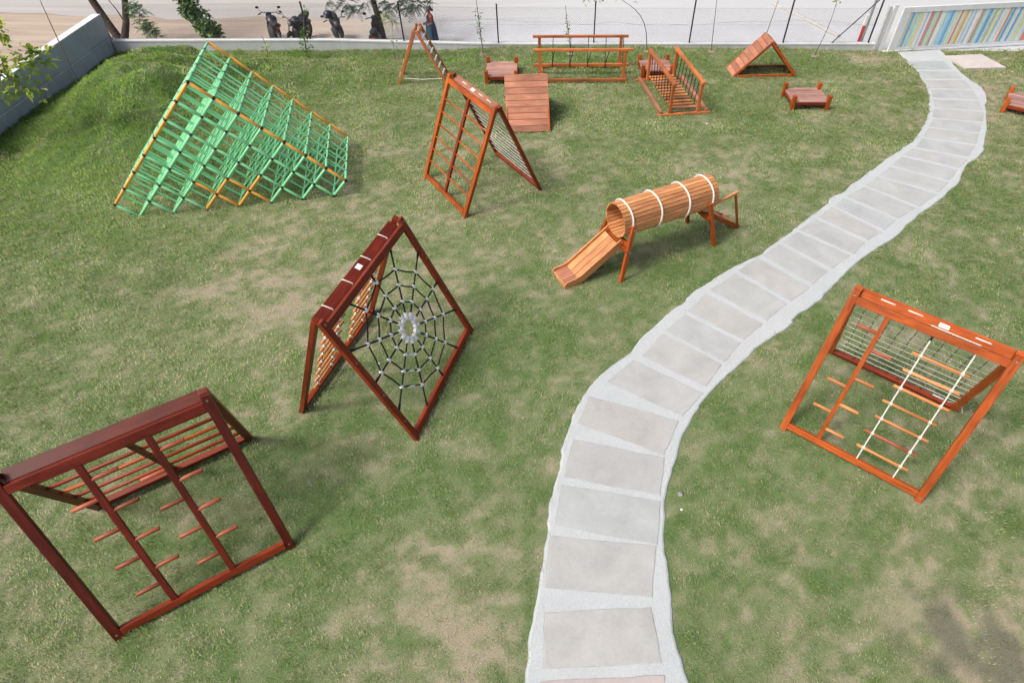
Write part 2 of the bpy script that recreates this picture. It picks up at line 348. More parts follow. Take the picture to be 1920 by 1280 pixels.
# ------------------------------------------------------------------ ground, road, lawn
def sheet_grid(name, x0, x1, y0, y1, st, hf, attr=None):
    xs = np.arange(x0, x1 + st/2, st); ys = np.arange(y0, y1 + st/2, st)
    X, Y = np.meshgrid(xs, ys); Z = hf(X, Y)
    V = np.stack([X, Y, Z], -1).reshape(-1, 3); nx, ny = len(xs), len(ys)
    i = (np.arange(ny-1)[:, None]*nx + np.arange(nx-1)[None]).ravel()
    F = np.stack([i, i+1, i+nx+1, i+nx], 1)
    me = bpy.data.meshes.new(name); me.vertices.add(len(V)); me.vertices.foreach_set('co', V.ravel())
    me.loops.add(F.size); me.loops.foreach_set('vertex_index', F.ravel().astype(np.int32))
    me.polygons.add(len(F)); me.polygons.foreach_set('loop_start', (np.arange(len(F))*4).astype(np.int32)); me.polygons.foreach_set('loop_total', np.full(len(F), 4, np.int32))
    me.polygons.foreach_set('use_smooth', np.ones(len(F), bool))
    me.update(calc_edges=True)
    if attr is not None:
        for nm_, fn_ in attr: a = me.attributes.new(nm_, 'FLOAT', 'POINT'); a.data.foreach_set('value', fn_(X, Y).ravel().astype(np.float32))
    return me

# dirt ground reaching far beyond the frame; paler, dusty and paved-looking towards the right
mt, t, b = new_mat('dusty_ground')
tc = N(t, 'ShaderNodeTexCoord')
n1 = N(t, 'ShaderNodeTexNoise', Scale=0.35, Detail=8.0, Roughness=0.6); t.links.new(tc.outputs['Object'], n1.inputs[0])
mpx = N(t, 'ShaderNodeMapping'); mpx.inputs['Scale'].default_value = (0.18, 1.6, 1); t.links.new(tc.outputs['Object'], mpx.inputs[0])
n2 = N(t, 'ShaderNodeTexNoise', Scale=1.0, Detail=6.0, Roughness=0.6); t.links.new(mpx.outputs[0], n2.inputs[0])
n4 = N(t, 'ShaderNodeTexNoise', Scale=30.0, Detail=4.0, Roughness=0.7); t.links.new(tc.outputs['Object'], n4.inputs[0])
dirt = ramp(t, [(0.3, (0.30, 0.235, 0.175)), (0.7, (0.46, 0.385, 0.31))]); t.links.new(n2.outputs[0], dirt.inputs[0])
dust = ramp(t, [(0.35, (0.42, 0.435, 0.445)), (0.7, (0.49, 0.51, 0.525))]); t.links.new(n1.outputs[0], dust.inputs[0])
sx = N(t, 'ShaderNodeSeparateXYZ'); t.links.new(tc.outputs['Object'], sx.inputs[0])
wob = N(t, 'ShaderNodeMath', operation='MULTIPLY_ADD'); t.links.new(n1.outputs[0], wob.inputs[0]); wob.inputs[1].default_value = 7.0; t.links.new(sx.outputs[0], wob.inputs[2])
fx = N(t, 'ShaderNodeMapRange', interpolation_type='SMOOTHSTEP'); fx.inputs['From Min'].default_value = -8.0; fx.inputs['From Max'].default_value = 1.5; t.links.new(wob.outputs[0], fx.inputs['Value'])
c = mixc(t, fx.outputs[0], dirt.outputs[0], dust.outputs[0]); c = mixc(t, 0.18, c, n4.outputs[0], 'OVERLAY')
t.links.new(c, b.inputs['Base Color']); b.inputs['Roughness'].default_value = 0.95; bump(t, b, n4.outputs[0], 0.2, 0.02)
M_GROUND = mt
OUT_Z = lambda x: float(np.interp(x, [-3.5, 6.0], [-0.38, -0.05]))         # the street side lies lower towards the left
me = MB(); gx = [-400, -60, -20, -3.5, 1.2, 6.0, 30, 400]
me.add([(x, y, OUT_Z(x) if y > 0 else -0.6) for y in (-60, 22.5, 600) for x in gx], [(j*8+i, j*8+i+1, j*8+9+i, j*8+8+i) for j in range(2) for i in range(7)])
tag(me.build('ground', M_GROUND), 'dusty bare ground outside the low wall', 'ground', kind='structure')

mt, t, b = new_mat('dusty_asphalt')
tc = N(t, 'ShaderNodeTexCoord')
mpx = N(t, 'ShaderNodeMapping'); mpx.inputs['Scale'].default_value = (0.10, 1.3, 1); t.links.new(tc.outputs['Object'], mpx.inputs[0])
n2 = N(t, 'ShaderNodeTexNoise', Scale=1.0, Detail=7.0, Roughness=0.65); t.links.new(mpx.outputs[0], n2.inputs[0])
n4 = N(t, 'ShaderNodeTexNoise', Scale=40.0, Detail=4.0, Roughness=0.7); t.links.new(tc.outputs['Object'], n4.inputs[0])
rr_ = ramp(t, [(0.32, (0.32, 0.31, 0.30)), (0.5, (0.375, 0.36, 0.345)), (0.68, (0.43, 0.405, 0.38))]); t.links.new(n2.outputs[0], rr_.inputs[0])
sx = N(t, 'ShaderNodeSeparateXYZ'); t.links.new(tc.outputs['Object'], sx.inputs[0])
wob = N(t, 'ShaderNodeMath', operation='MULTIPLY_ADD'); t.links.new(n2.outputs[0], wob.inputs[0]); wob.inputs[1].default_value = 9.0; t.links.new(sx.outputs[0], wob.inputs[2])
fx = N(t, 'ShaderNodeMapRange', interpolation_type='SMOOTHSTEP'); fx.inputs['From Min'].default_value = -7.0; fx.inputs['From Max'].default_value = 7.0; t.links.new(wob.outputs[0], fx.inputs['Value'])
c = mixc(t, fx.outputs[0], rr_.outputs[0], (0.455, 0.47, 0.475)); c = mixc(t, 0.2, c, n4.outputs[0], 'OVERLAY')
t.links.new(c, b.inputs['Base Color']); b.inputs['Roughness'].default_value = 0.9
M_ROAD = mt
mb = MB(); xs = np.linspace(-120, 120, 240); yl = 28.3 + 0.03*xs*0 + (fbm(xs*0.35, xs*0, 3)-0.5)*1.6
vs = []; fs = []
for i, x in enumerate(xs): vs += [(x, yl[i] + (0.9 if x < -3.5 else 0.9*max(0, (6-x)/9.5)), OUT_Z(x)+0.008), (x, 46.0, OUT_Z(x)+0.008)]
for i in range(len(xs)-1): fs.append((2*i, 2*i+2, 2*i+3, 2*i+1))
mb.add(vs, fs)
tag(mb.build('road', M_ROAD), 'pale dusty road running behind the fence', 'road', kind='structure')

# lawn base: soil, thatch and green worn through by the turf value
mt, t, b = new_mat('lawn_thatch')
tc = N(t, 'ShaderNodeTexCoord')
at = N(t, 'ShaderNodeAttribute', attribute_name='turf')
nf = N(t, 'ShaderNodeTexNoise', Scale=26.0, Detail=5.0, Roughness=0.75); t.links.new(tc.outputs['Object'], nf.inputs[0])
ng = N(t, 'ShaderNodeTexNoise', Scale=90.0, Detail=3.0, Roughness=0.7); t.links.new(tc.outputs['Object'], ng.inputs[0])
ad = N(t, 'ShaderNodeMath', operation='MULTIPLY_ADD'); t.links.new(nf.outputs[0], ad.inputs[0]); ad.inputs[1].default_value = 0.5; t.links.new(at.outputs['Fac'], ad.inputs[2])
rr_ = ramp(t, [(0.22, (0.33, 0.27, 0.205)), (0.46, (0.29, 0.27, 0.18)), (0.70, (0.17, 0.205, 0.10)), (1.0, (0.10, 0.165, 0.055))]); t.links.new(ad.outputs[0], rr_.inputs[0])
ad2 = N(t, 'ShaderNodeAttribute', attribute_name='damp'); ad3 = N(t, 'ShaderNodeAttribute', attribute_name='deep_shaded')
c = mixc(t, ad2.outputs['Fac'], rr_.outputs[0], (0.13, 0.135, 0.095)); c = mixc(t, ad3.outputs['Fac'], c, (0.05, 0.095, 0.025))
c = mixc(t, 0.5, c, ng.outputs[0], 'OVERLAY')
t.links.new(c, b.inputs['Base Color']); b.inputs['Roughness'].default_value = 0.95; b.inputs['Specular IOR Level'].default_value = 0.1
bump(t, b, ng.outputs[0], 0.6, 0.02)
M_LAWN = mt
me = sheet_grid('lawn', -17.3, 26.0, -1.0, 25.0, 0.10, lawn_h, (('turf', turf), ('damp', damp), ('deep_shaded', deep_shaded)))
tag(link('lawn', me, None, M_LAWN), 'patchy mown lawn of green and dried grass', 'lawn', kind='structure')

# grass blades, thicker where the turf is lush, fewer on bare soil
def grass():
    cand = []
    # spread evenly over what a viewer at the camera sees: about the same number per square degree
    n = 1150000
    d = 1.0 + (28 - 1.0) * RNG.random(n*2)**1.25
    x = (RNG.random(n*2) - 0.5) * (18 + d*1.25) - 0.3
    y = d
    k = (x > -17.25) & (x < 19) & (y < WALL_Y(x) - 0.02) & (y > 0.8); x = x[k][:n]; y = y[k][:n]
    k = ~in_poly(x + RNG.normal(0, 0.03, len(x)), y + RNG.normal(0, 0.03, len(x)), PATH_POLY); x = x[k]; y = y[k]
    k = ~((x > 15.3) & (x < 17.3) & (y > 23.05) & (y < 24.55) & ((x-15.4) - (y-23.1)*-0.2 > 0)); x = x[k]; y = y[k]
    g = turf(x, y)
    k = RNG.random(len(x)) < np.clip(g*1.3 + 0.10, 0.34, 1); x = x[k]; y = y[k]; g = g[k]
    n = len(x); z = lawn_h(x, y)
    dist = np.sqrt(x**2 + y**2 + 80); far = dist / 11.0
    tuft = fbm(x*9.0 + 5, y*9.0 + 2, 2)*0.6 + 0.4*vnoise(x*3.4, y*4.2)
    L = (0.022 + 0.034*RNG.random(n)) * (0.55 + 0.7*g) * (0.35 + 1.35*tuft) * np.sqrt(far)
    z = z + np.clip(tuft - 0.33, 0, 1) * 0.11
    weed = np.clip((vnoise(x*1.9+50, y*1.9+20) - 0.86)*14, 0, 1) * np.clip((vnoise(x*7+1, y*7+9) - 0.45)*5, 0, 1)
    L = L * (1 + 0.6*weed)
    w = (0.0036 + 0.0034*RNG.random(n)) * far
    az = RNG.random(n)*2*PI; lean = 0.30 + 0.85*RNG.random(n); az = az*0.55 + 0.9 + 2.2*fbm(x*1.1, y*1.1 + 40, 2)
    dx = np.cos(az)*np.sin(lean); dy = np.sin(az)*np.sin(lean); dz = np.cos(lean)
    px = -np.sin(az); py = np.cos(az)
    V = np.empty((n, 3, 3), np.float32)
    V[:, 0] = np.stack([x-px*w, y-py*w, z-0.004], 1); V[:, 1] = np.stack([x+px*w, y+py*w, z-0.004], 1)
    V[:, 2] = np.stack([x+dx*L, y+dy*L, z+dz*L], 1)
    dry = np.clip(1.08 - g*1.2 + (RNG.random(n)-0.5)*0.7 + (fbm(x*11+3, y*11+8, 2)-0.5)*1.25 - 0.8*weed, 0, 1)[:, None]
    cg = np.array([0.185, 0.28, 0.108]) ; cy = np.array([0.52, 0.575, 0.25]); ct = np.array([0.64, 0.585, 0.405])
    mid = np.clip(RNG.random(n)*0.75 + 0.50*np.clip((y-5)/11, 0, 1) + 0.15*gauss(x, y, -4, 9, 5, 4), 0, 1)[:, None]  # paler with distance: the far lawn's brightness is put into the blade colour
    lush = np.clip((g - 0.66)*3.2, 0, 1)[:, None] * np.clip(gauss(x, y, -13, 18.8, 5, 5.5) + gauss(x, y, 2, 23.8, 16, 0.9), 0, 1)[:, None]
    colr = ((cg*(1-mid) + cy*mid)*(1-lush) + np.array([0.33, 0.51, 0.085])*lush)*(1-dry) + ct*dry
    dp_ = deep_shaded(x, y)[:, None]; colr = colr*(1 - 0.85*dp_) + np.array([0.055, 0.13, 0.025])*0.85*dp_  # deep green hollow, with the walls' shade painted into the blades too
    dm = damp(x, y)[:, None]; colr = colr*(1 - 0.6*dm) + np.array([0.13, 0.15, 0.065])*0.6*dm
    colr = colr * (0.65 + 0.7*RNG.random(n)[:, None])
    me = bpy.data.meshes.new('grass'); me.vertices.add(n*3); me.vertices.foreach_set('co', V.ravel())
    me.loops.add(n*3); me.loops.foreach_set('vertex_index', np.arange(n*3, dtype=np.int32))
    me.polygons.add(n); me.polygons.foreach_set('loop_start', np.arange(n, dtype=np.int32)*3); me.polygons.foreach_set('loop_total', np.full(n, 3, np.int32))
    me.update(calc_edges=True)
    a = me.color_attributes.new('tint', 'FLOAT_COLOR', 'POINT')
    a.data.foreach_set('color', np.repeat(np.concatenate([colr, np.ones((n, 1))], 1), 3, axis=0).astype(np.float32).ravel())
    return me
mt, t, b = new_mat('grass_blades')
at = N(t, 'ShaderNodeAttribute', attribute_name='tint')
b.inputs['Roughness'].default_value = 0.7; b.inputs['Specular IOR Level'].default_value = 0.15
t.links.new(at.outputs['Color'], b.inputs['Base Color'])
tr = N(t, 'ShaderNodeBsdfTranslucent'); t.links.new(at.outputs['Color'], tr.inputs['Color'])
mx = N(t, 'ShaderNodeMixShader'); mx.inputs[0].default_value = 0.35
t.links.new(b.outputs[0], mx.inputs[1]); t.links.new(tr.outputs[0], mx.inputs[2])
t.links.new(mx.outputs[0], [q for q in t.nodes if q.type == 'OUTPUT_MATERIAL'][0].inputs[0])
M_BLADES = mt
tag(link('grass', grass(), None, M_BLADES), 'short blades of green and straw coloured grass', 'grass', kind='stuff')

# ------------------------------------------------------------------ path of stone slabs in pale mortar
mt, t, b = new_mat('pale_mortar')
tc = N(t, 'ShaderNodeTexCoord')
n1 = N(t, 'ShaderNodeTexNoise', Scale=1.4, Detail=7.0, Roughness=0.65); t.links.new(tc.outputs['Object'], n1.inputs[0])
n2 = N(t, 'ShaderNodeTexNoise', Scale=45.0, Detail=4.0, Roughness=0.7); t.links.new(tc.outputs['Object'], n2.inputs[0])
rr_ = ramp(t, [(0.3, (0.40, 0.43, 0.435)), (0.7, (0.445, 0.475, 0.48))]); t.links.new(n1.outputs[0], rr_.inputs[0])
c = mixc(t, 0.3, rr_.outputs[0], n2.outputs[0], 'OVERLAY'); t.links.new(c, b.inputs['Base Color']); b.inputs['Roughness'].default_value = 0.95
bump(t, b, n2.outputs[0], 0.5, 0.015)
M_MORTAR = mt
mb = MB(); vs = []; fs = []
zt = 0.034
for i in range(NP_):
    l, r = EL[i], ER[i]; a = across[i]
    vs += [(l[0]-a[0]*0.03, l[1]-a[1]*0.03, -0.03), (l[0], l[1], zt-0.012), (l[0]+a[0]*0.03, l[1]+a[1]*0.03, zt), (r[0]-a[0]*0.03, r[1]-a[1]*0.03, zt), (r[0], r[1], zt-0.012), (r[0]+a[0]*0.03, r[1]+a[1]*0.03, -0.03)]
for i in range(NP_-1):
    for k in range(5): fs.append((6*i+k, 6*i+k+1, 6*i+7+k, 6*i+6+k))
mb.add(vs, fs)
path = tag(mb.build('path', M_MORTAR), 'winding path of stone slabs set in pale mortar', 'path', kind='structure')

mt, t, b = new_mat('slab_stone')
tc = N(t, 'ShaderNodeTexCoord'); oi = N(t, 'ShaderNodeObjectInfo')
ofs = N(t, 'ShaderNodeMath', operation='MULTIPLY'); t.links.new(oi.outputs['Random'], ofs.inputs[0]); ofs.inputs[1].default_value = 50
va = N(t, 'ShaderNodeVectorMath', operation='ADD'); t.links.new(tc.outputs['Object'], va.inputs[0]); t.links.new(ofs.outputs[0], va.inputs[1])
n1 = N(t, 'ShaderNodeTexNoise', Scale=1.6, Detail=6.0, Roughness=0.6, Distortion=0.5); t.links.new(va.outputs[0], n1.inputs[0])
n2 = N(t, 'ShaderNodeTexNoise', Scale=22.0, Detail=5.0, Roughness=0.7); t.links.new(va.outputs[0], n2.inputs[0])
tint = ramp(t, [(0.0, (0.365, 0.388, 0.378)), (0.3, (0.378, 0.378, 0.362)), (0.55, (0.352, 0.384, 0.384)), (0.8, (0.375, 0.374, 0.358)), (1.0, (0.362, 0.384, 0.384))]); t.links.new(oi.outputs['Random'], tint.inputs[0])
c = mixc(t, 0.30, tint.outputs[0], n1.outputs[0], 'OVERLAY'); c = mixc(t, 0.15, c, n2.outputs[0], 'OVERLAY')
t.links.new(c, b.inputs['Base Color']); b.inputs['Roughness'].default_value = 0.8; bump(t, b, n2.outputs[0], 0.25, 0.006)
M_SLAB = mt
mt2 = M_SLAB.copy(); mt2.name = 'pinkish_slab_stone'
for q in mt2.node_tree.nodes:
    if q.type == 'VALTORGB':
        for e in q.color_ramp.elements: e.color = (0.39, 0.35, 0.335, 1)
M_SLABPINK = mt2
M_GRIME = plain('joint_grime', (0.20, 0.20, 0.19), (0.42, 0.44, 0.44), 5, 0.95, 0.1)
SLABS = [  # four corners each: near left, near right, far right, far left (metres)
 [(-0.08,1.25),(1.55,1.3),(1.58,2.22),(-0.12,2.13)],
 [(-0.10,2.28),(1.56,2.37),(1.49,3.12),(-0.09,3.03)],
 [(-0.08,3.39),(1.52,3.27),(1.68,4.06),(-0.01,4.23)],
 [(0.07,4.41),(1.70,4.09),(1.84,4.84),(0.16,5.15)],
 [(0.22,5.31),(1.85,4.96),(2.01,5.70),(0.39,6.08)],
 [(0.50,6.44),(2.01,5.76),(2.38,6.52),(0.72,7.08)],
 [(1.09,7.44),(2.46,6.63),(2.96,7.19),(1.66,8.03)]]
JO = [((1.74,8.14),(3.06,7.25)),((2.34,8.89),(3.55,7.94)),((2.94,9.5),(4.06,8.57)),((3.52,10.2),(4.67,9.15)),((4.35,10.91),(5.38,9.80)),((5.05,11.56),(6.08,10.37)),((5.68,12.11),(6.71,10.94)),((6.28,12.62),(7.45,11.55)),((6.98,13.2),(7.98,12.14)),((7.55,13.76),(8.56,12.53)),((8.02,14.21),(9.13,13.06)),((8.8,14.8),(9.94,13.67)),((9.35,15.3),(10.81,14.36)),
      ((9.95,15.9),(11.4,15.0)),((10.55,16.5),(12.0,15.7)),((11.1,17.0),(12.6,16.35)),((11.62,17.67),(13.25,17.15)),((12.1,18.35),(13.75,17.95)),((12.55,19.0),(14.2,18.7)),((12.95,19.75),(14.6,19.5)),((13.2,20.5),(14.9,20.35)),((13.45,21.3),(15.1,21.2)),((13.6,22.1),(15.2,22.1)),((13.65,22.9),(15.2,22.95)),((13.55,23.8),(15.2,23.9))]
for (a0, b0), (a1, b1) in zip(JO[:-1], JO[1:]):
    a0, b0, a1, b1 = (Vector((*q, 0)) for q in (a0, b0, a1, b1))
    f = lambda p, q, k: tuple((p + (q - p) * k)[:2])
    k0 = 0.06 + 0.06*random.random(); k1 = 0.06 + 0.06*random.random()
    A0, B0, A1, B1 = (Vector((*q, 0)) for q in (f(a0, a1, k0), f(b0, b1, k0), f(a0, a1, 1-k1), f(b0, b1, 1-k1)))
    e = 0.03 + 0.03*random.random()
    SLABS.append([f(A0, B0, e), f(A0, B0, 1-e), f(A1, B1, 1-e), f(A1, B1, e)])
for i, q in enumerate(SLABS):
    cx = sum(p[0] for p in q)/4; cy = sum(p[1] for p in q)/4
    pts = []
    for k in range(4):
        p, n_ = Vector(q[k]), Vector(q[(k+1) % 4])
        for j in range(7):
            u = j/7; pp = p.lerp(n_, u); d = (n_-p).normalized(); nn = Vector((d.y, -d.x))
            pp += nn * (random.random()-0.5) * 0.022
            pts.append((pp.x-cx, pp.y-cy))
    n = len(pts); zz = 0.041
    mb = MB(); mb.add([(x, y, zz-0.02) for x, y in pts] + [(x*0.997, y*0.997, zz-0.003) for x, y in pts] + [(x*0.985, y*0.985, zz) for x, y in pts],
                      [(k, (k+1) % n, n+(k+1) % n, n+k) for k in range(n)] + [(n+k, n+(k+1) % n, 2*n+(k+1) % n, 2*n+k) for k in range(n)] + [tuple(range(2*n, 3*n))])
    mb.add([(x*1.008, y*1.008, zz-0.0045) for x, y in pts], [tuple(range(n))], 1)
    o = mb.build('slab', [M_SLABPINK if i == 0 else M_SLAB, M_GRIME], path); o.location = (cx, cy, 0)
    if i == 0: o['label'] = 'pinkish stone slab at the near end of the path'
mb = MB(); mb.box(-0.8, 0.8, -0.6, 0.6, -0.02, 0.05)
P4 = [(15.65, 23.09), (17.26, 23.2), (16.94, 24.5), (15.40, 24.3)]
mb = MB(); mb.add([(x, y, -0.02) for x, y in P4] + [(x, y, 0.06) for x, y in P4], [(4, 5, 6, 7)] + [(k, (k+1) % 4, 4+(k+1) % 4, 4+k) for k in range(4)])
tag(mb.build('paving_slab', plain('pinkish_concrete_slab', (0.44, 0.40, 0.375), (0.53, 0.49, 0.46), 2.0, 0.9, 0.1)), 'square pinkish concrete pad beside the path by the gate', 'paving slab', kind='structure')

# ------------------------------------------------------------------ walls
def low_wall():
    th = thing('low_wall', 'low grey concrete wall along the back edge of the lawn', 'wall')
    mb = MB(); cp = MB(); xs = np.linspace(-17.2, 12.9, 61)
    hs = np.interp(xs, [-17.2, -9, -3, 12.9], [0.44, 0.45, 0.30, 0.26])
    vs = []; fs = []; vc = []
    for x, h in zip(xs, hs):
        y = WALL_Y(x); vs += [(x, y, -0.5), (x, y, h-0.05), (x, y+0.2, h-0.05), (x, y+0.2, -0.5)]
        vc += [(x, y-0.012, h-0.05), (x, y-0.012, h), (x, y+0.212, h), (x, y+0.212, h-0.05)]
    for i in range(60):
        for k in range(3): fs.append((4*i+k, 4*i+4+k, 4*i+5+k, 4*i+k+1))
    mb.add(vs, fs + [(3, 2, 1, 0), (240, 241, 242, 243)])
    fc = fs + [(4*i+3, 4*i+7, 4*i+4, 4*i) for i in range(60)] + [(3, 2, 1, 0), (240, 241, 242, 243)]
    cp.add(vc, fc)
    mb.build('wall_body', M_CONC, th); cp.build('coping', M_COPING, th)
low_wall()
def side_wall():
    th = thing('concrete_wall', 'tall grey concrete wall along the left side of the lawn', 'wall')
    # face at x = -17.3, length along y; height rises a little to the back
    ya, yb = 2.0, 24.28
    def prism(x0, x1, h0, h1, z0=-0.5):
        b = MB(); vs = []
        for y, h in ((ya, h0), (yb, h1)): vs += [(x0, y, z0), (x1, y, z0), (x1, y, h), (x0, y, h)]
        b.add(vs, [(0, 1, 2, 3), (7, 6, 5, 4), (1, 5, 6, 2), (0, 3, 7, 4), (3, 2, 6, 7), (0, 4, 5, 1)]); return b
    prism(-17.58, -17.3, 0.98, 1.26).build('wall_body', M_CONC, th)
    prism(-17.3, -17.255, 0.42, 0.50).build('plinth', M_CONC2, th)
    b = MB(); vs = []
    for y, h in ((ya, 0.98), (yb+0.01, 1.26)): vs += [(-17.60, y, h), (-17.29, y, h), (-17.29, y, h+0.045), (-17.60, y, h+0.045)]
    b.add(vs, [(0, 1, 2, 3), (7, 6, 5, 4), (1, 5, 6, 2), (0, 3, 7, 4), (3, 2, 6, 7), (0, 4, 5, 1)])
    b.build('coping', M_COPING, th)
side_wall()

# ------------------------------------------------------------------ fence with chain link
def fence():
    th = thing('chain_link_fence', 'black post and chain link fence standing on the low wall', 'fence')
    def zt(x): return float(np.interp(x, [-17.2, -9, -3, 12.9], [0.44, 0.45, 0.30, 0.26]))
    posts = [(-9.6, 1.75), (-5.95, 1.75), (-2.25, 1.66), (1.52, 1.75), (5.33, 2.0), (9.1, 2.0), (12.55, 2.35)]
    for x, h in posts:
        y = WALL_Y(x)+0.1
        mb = MB(); mb.box(-0.024, 0.024, -0.024, 0.024, zt(x)-0.08, h); mb.box(-0.03, 0.03, -0.03, 0.03, h, h+0.012)
        o = mb.build('post', M_BLKMETAL, th); o.location = (x, y, 0)
    mb = MB(); mb.cyl((11.0, WALL_Y(11.0)+0.06, 0.2), (12.5, WALL_Y(12.5)+0.09, 1.95), 0.02, n=6); mb.build('brace', M_BLKMETAL, th)
    x0, x1 = -17.1, 12.5; H = 1.22; sp = 0.095
    mb = MB(); r = 0.0022
    def seg(xa, za, xb, zb_):
        mb.cyl((xa, WALL_Y(xa)+0.1, za), (xb, WALL_Y(xb)+0.1, zb_), r, n=3, caps=False)
    k = x0 - H
    while k < x1:
        for sgn in (1, -1):
            a, b_ = (k, k + H) if sgn > 0 else (k + H, k)
            za, zb_ = zt(k)+0.02, zt(k)+0.02+H
            pa, pb = Vector((a, za)), Vector((b_, zb_))
            ends = []
            for p_, q_ in ((pa, pb), (pb, pa)):
                p2 = p_.copy()
                if p2.x < x0: p2 = p_ + (q_-p_)*((x0-p_.x)/(q_.x-p_.x))
                if p2.x > x1: p2 = p_ + (q_-p_)*((x1-p_.x)/(q_.x-p_.x))
                ends.append(p2)
            seg(ends[0].x, ends[0].y, ends[1].x, ends[1].y)
        k += sp
    for zz in (0.03, 0.65, 1.24):
        pts = [(x, WALL_Y(x)+0.1, zt(x)+zz) for x in np.linspace(x0, x1, 30)]
        mb.path(pts, 0.0028, n=3)
    mb.build('chain_link', plain('galvanised_wire', (0.20, 0.21, 0.21), (0.3, 0.31, 0.31), 20, 0.5, 0, metal=0.5), th)
fence()

# ------------------------------------------------------------------ striped gate, its post, the barrier post
def gate():
    A = Vector((13.35, 24.86)); B = Vector((23.0, 26.45)); d = (B-A).normalized(); ang = math.atan2(d.y, d.x); L = (B-A).length
    th = thing('striped_gate', 'long sliding gate of thin slats painted in many pale and bright colours', 'gate', (A.x, A.y, 0), ang)
    grey = plain('pale_grey_paint', (0.60, 0.63, 0.645), (0.69, 0.715, 0.73), 4, 0.5, 0.0)
    mb = MB()
    mb.box(0, L, -0.05, 0.05, 0.04, 0.14); mb.box(0, L, -0.05, 0.05, 1.42, 1.60); mb.box(0, 0.34, -0.048, 0.048, 0.14, 1.42)
    mb.box(-0.2, L, -0.09, 0.09, -0.03, 0.035)
    mb.build('gate_frame', grey, th)
    cols = [(0.08,0.42,0.80),(0.30,0.74,0.84),(0.62,0.76,0.46),(0.74,0.68,0.42),(0.84,0.86,0.86),(0.80,0.85,0.86),(0.16,0.60,0.64),(0.80,0.24,0.15),(0.78,0.48,0.14),(0.50,0.72,0.88),(0.86,0.85,0.82),(0.66,0.82,0.72),(0.34,0.62,0.86),(0.84,0.76,0.66)]
    rnd = random.Random(5); mb = MB(); colr = []; x = 0.36
    seq = [3,0,12,3,1,9,2,3,4,4,12,10,7,0,3,2,6,7,4,5,11,1,9,12,0,9,11,2,5,7,11,3,8,10,9,5,12,4,10,4,7,6,2,5,12,0,9,3,1,8,4,2,12]
    i = 0
    while x < L - 0.05:
        w = rnd.choice((0.055, 0.07, 0.085, 0.10)); ci = seq[i] if i < len(seq) else rnd.randrange(len(cols))
        y = rnd.choice((0.0, 0.006, -0.006)); mb.box(x, x+w-0.006, -0.03+y, 0.0+y, 0.15, 1.41)
        colr += [tuple(0.80*q + 0.06 for q in cols[ci])]*6; x += w; i += 1
    me = mb.mesh('slat_panel'); ca = me.color_attributes.new('tint', 'FLOAT_COLOR', 'CORNER')
    ca.data.foreach_set('color', np.repeat(np.array([(*q, 1) for q in colr], np.float32), 4, axis=0).ravel())
    mt, t, b = new_mat('painted_slats'); a_ = N(t, 'ShaderNodeAttribute', attribute_name='tint')
    nz = N(t, 'ShaderNodeTexNoise', Scale=9.0, Detail=4.0); tc = N(t, 'ShaderNodeTexCoord'); t.links.new(tc.outputs['Object'], nz.inputs[0])
    t.links.new(mixc(t, 0.15, a_.outputs['Color'], nz.outputs[0], 'OVERLAY'), b.inputs['Base Color']); b.inputs['Roughness'].default_value = 0.45
    link('slat_panel', me, th, mt)
    gp = thing('gate_post', 'pale grey double post at the fence end of the gate', 'post', (12.95, 24.95, 0), 0.1)
    mb = MB(); mb.box(-0.14, -0.03, -0.05, 0.05, -0.03, 1.6); mb.build('upright', plain('dull_grey_paint', (0.42, 0.44, 0.44), (0.52, 0.54, 0.53), 5, 0.6, 0.05), gp)
    mb = MB(); mb.box(0.06, 0.20, -0.06, 0.06, -0.03, 1.66); mb.build('upright', grey, gp)
    bp = thing('barrier_post', 'slim grey pole with a red and white foot beyond the fence end', 'pole', (12.4, 25.45, 0))
    mb = MB(); mb.cyl((0.06, 0, -0.06), (0.06, 0, 2.3), 0.05, n=10); mb.build('pole', plain('zinc_grey', (0.22, 0.23, 0.24), (0.34, 0.35, 0.36), 8, 0.5, 0.05), bp)
    mb = MB(); mb.box(-0.10, 0.0, -0.03, 0.03, -0.05, 0.75); o = mb.build('reflector', plain('faded_red_paint', (0.5, 0.03, 0.03), (0.6, 0.06, 0.05), 8, 0.5, 0.05), bp); o['label'] = 'red lower band'
    mb = MB(); mb.box(-0.10, 0.0, -0.03, 0.03, 0.752, 1.15); mb.build('reflector', M_WPLAS, bp)['label'] = 'white upper band'
gate()
mb = MB(); mb.path([(10.2, 30.6, -0.02), (10.72, 29.68, -0.02), (11.3, 28.2, -0.02), (11.75, 27.0, -0.02), (11.95, 26.5, -0.02)], 0.09, n=6)
tag(mb.build('kerb', plain('worn_kerb', (0.36, 0.35, 0.33), (0.46, 0.45, 0.43), 3, 0.9, 0.2)), 'broken low kerb across the pale paving outside', 'kerb', kind='structure')

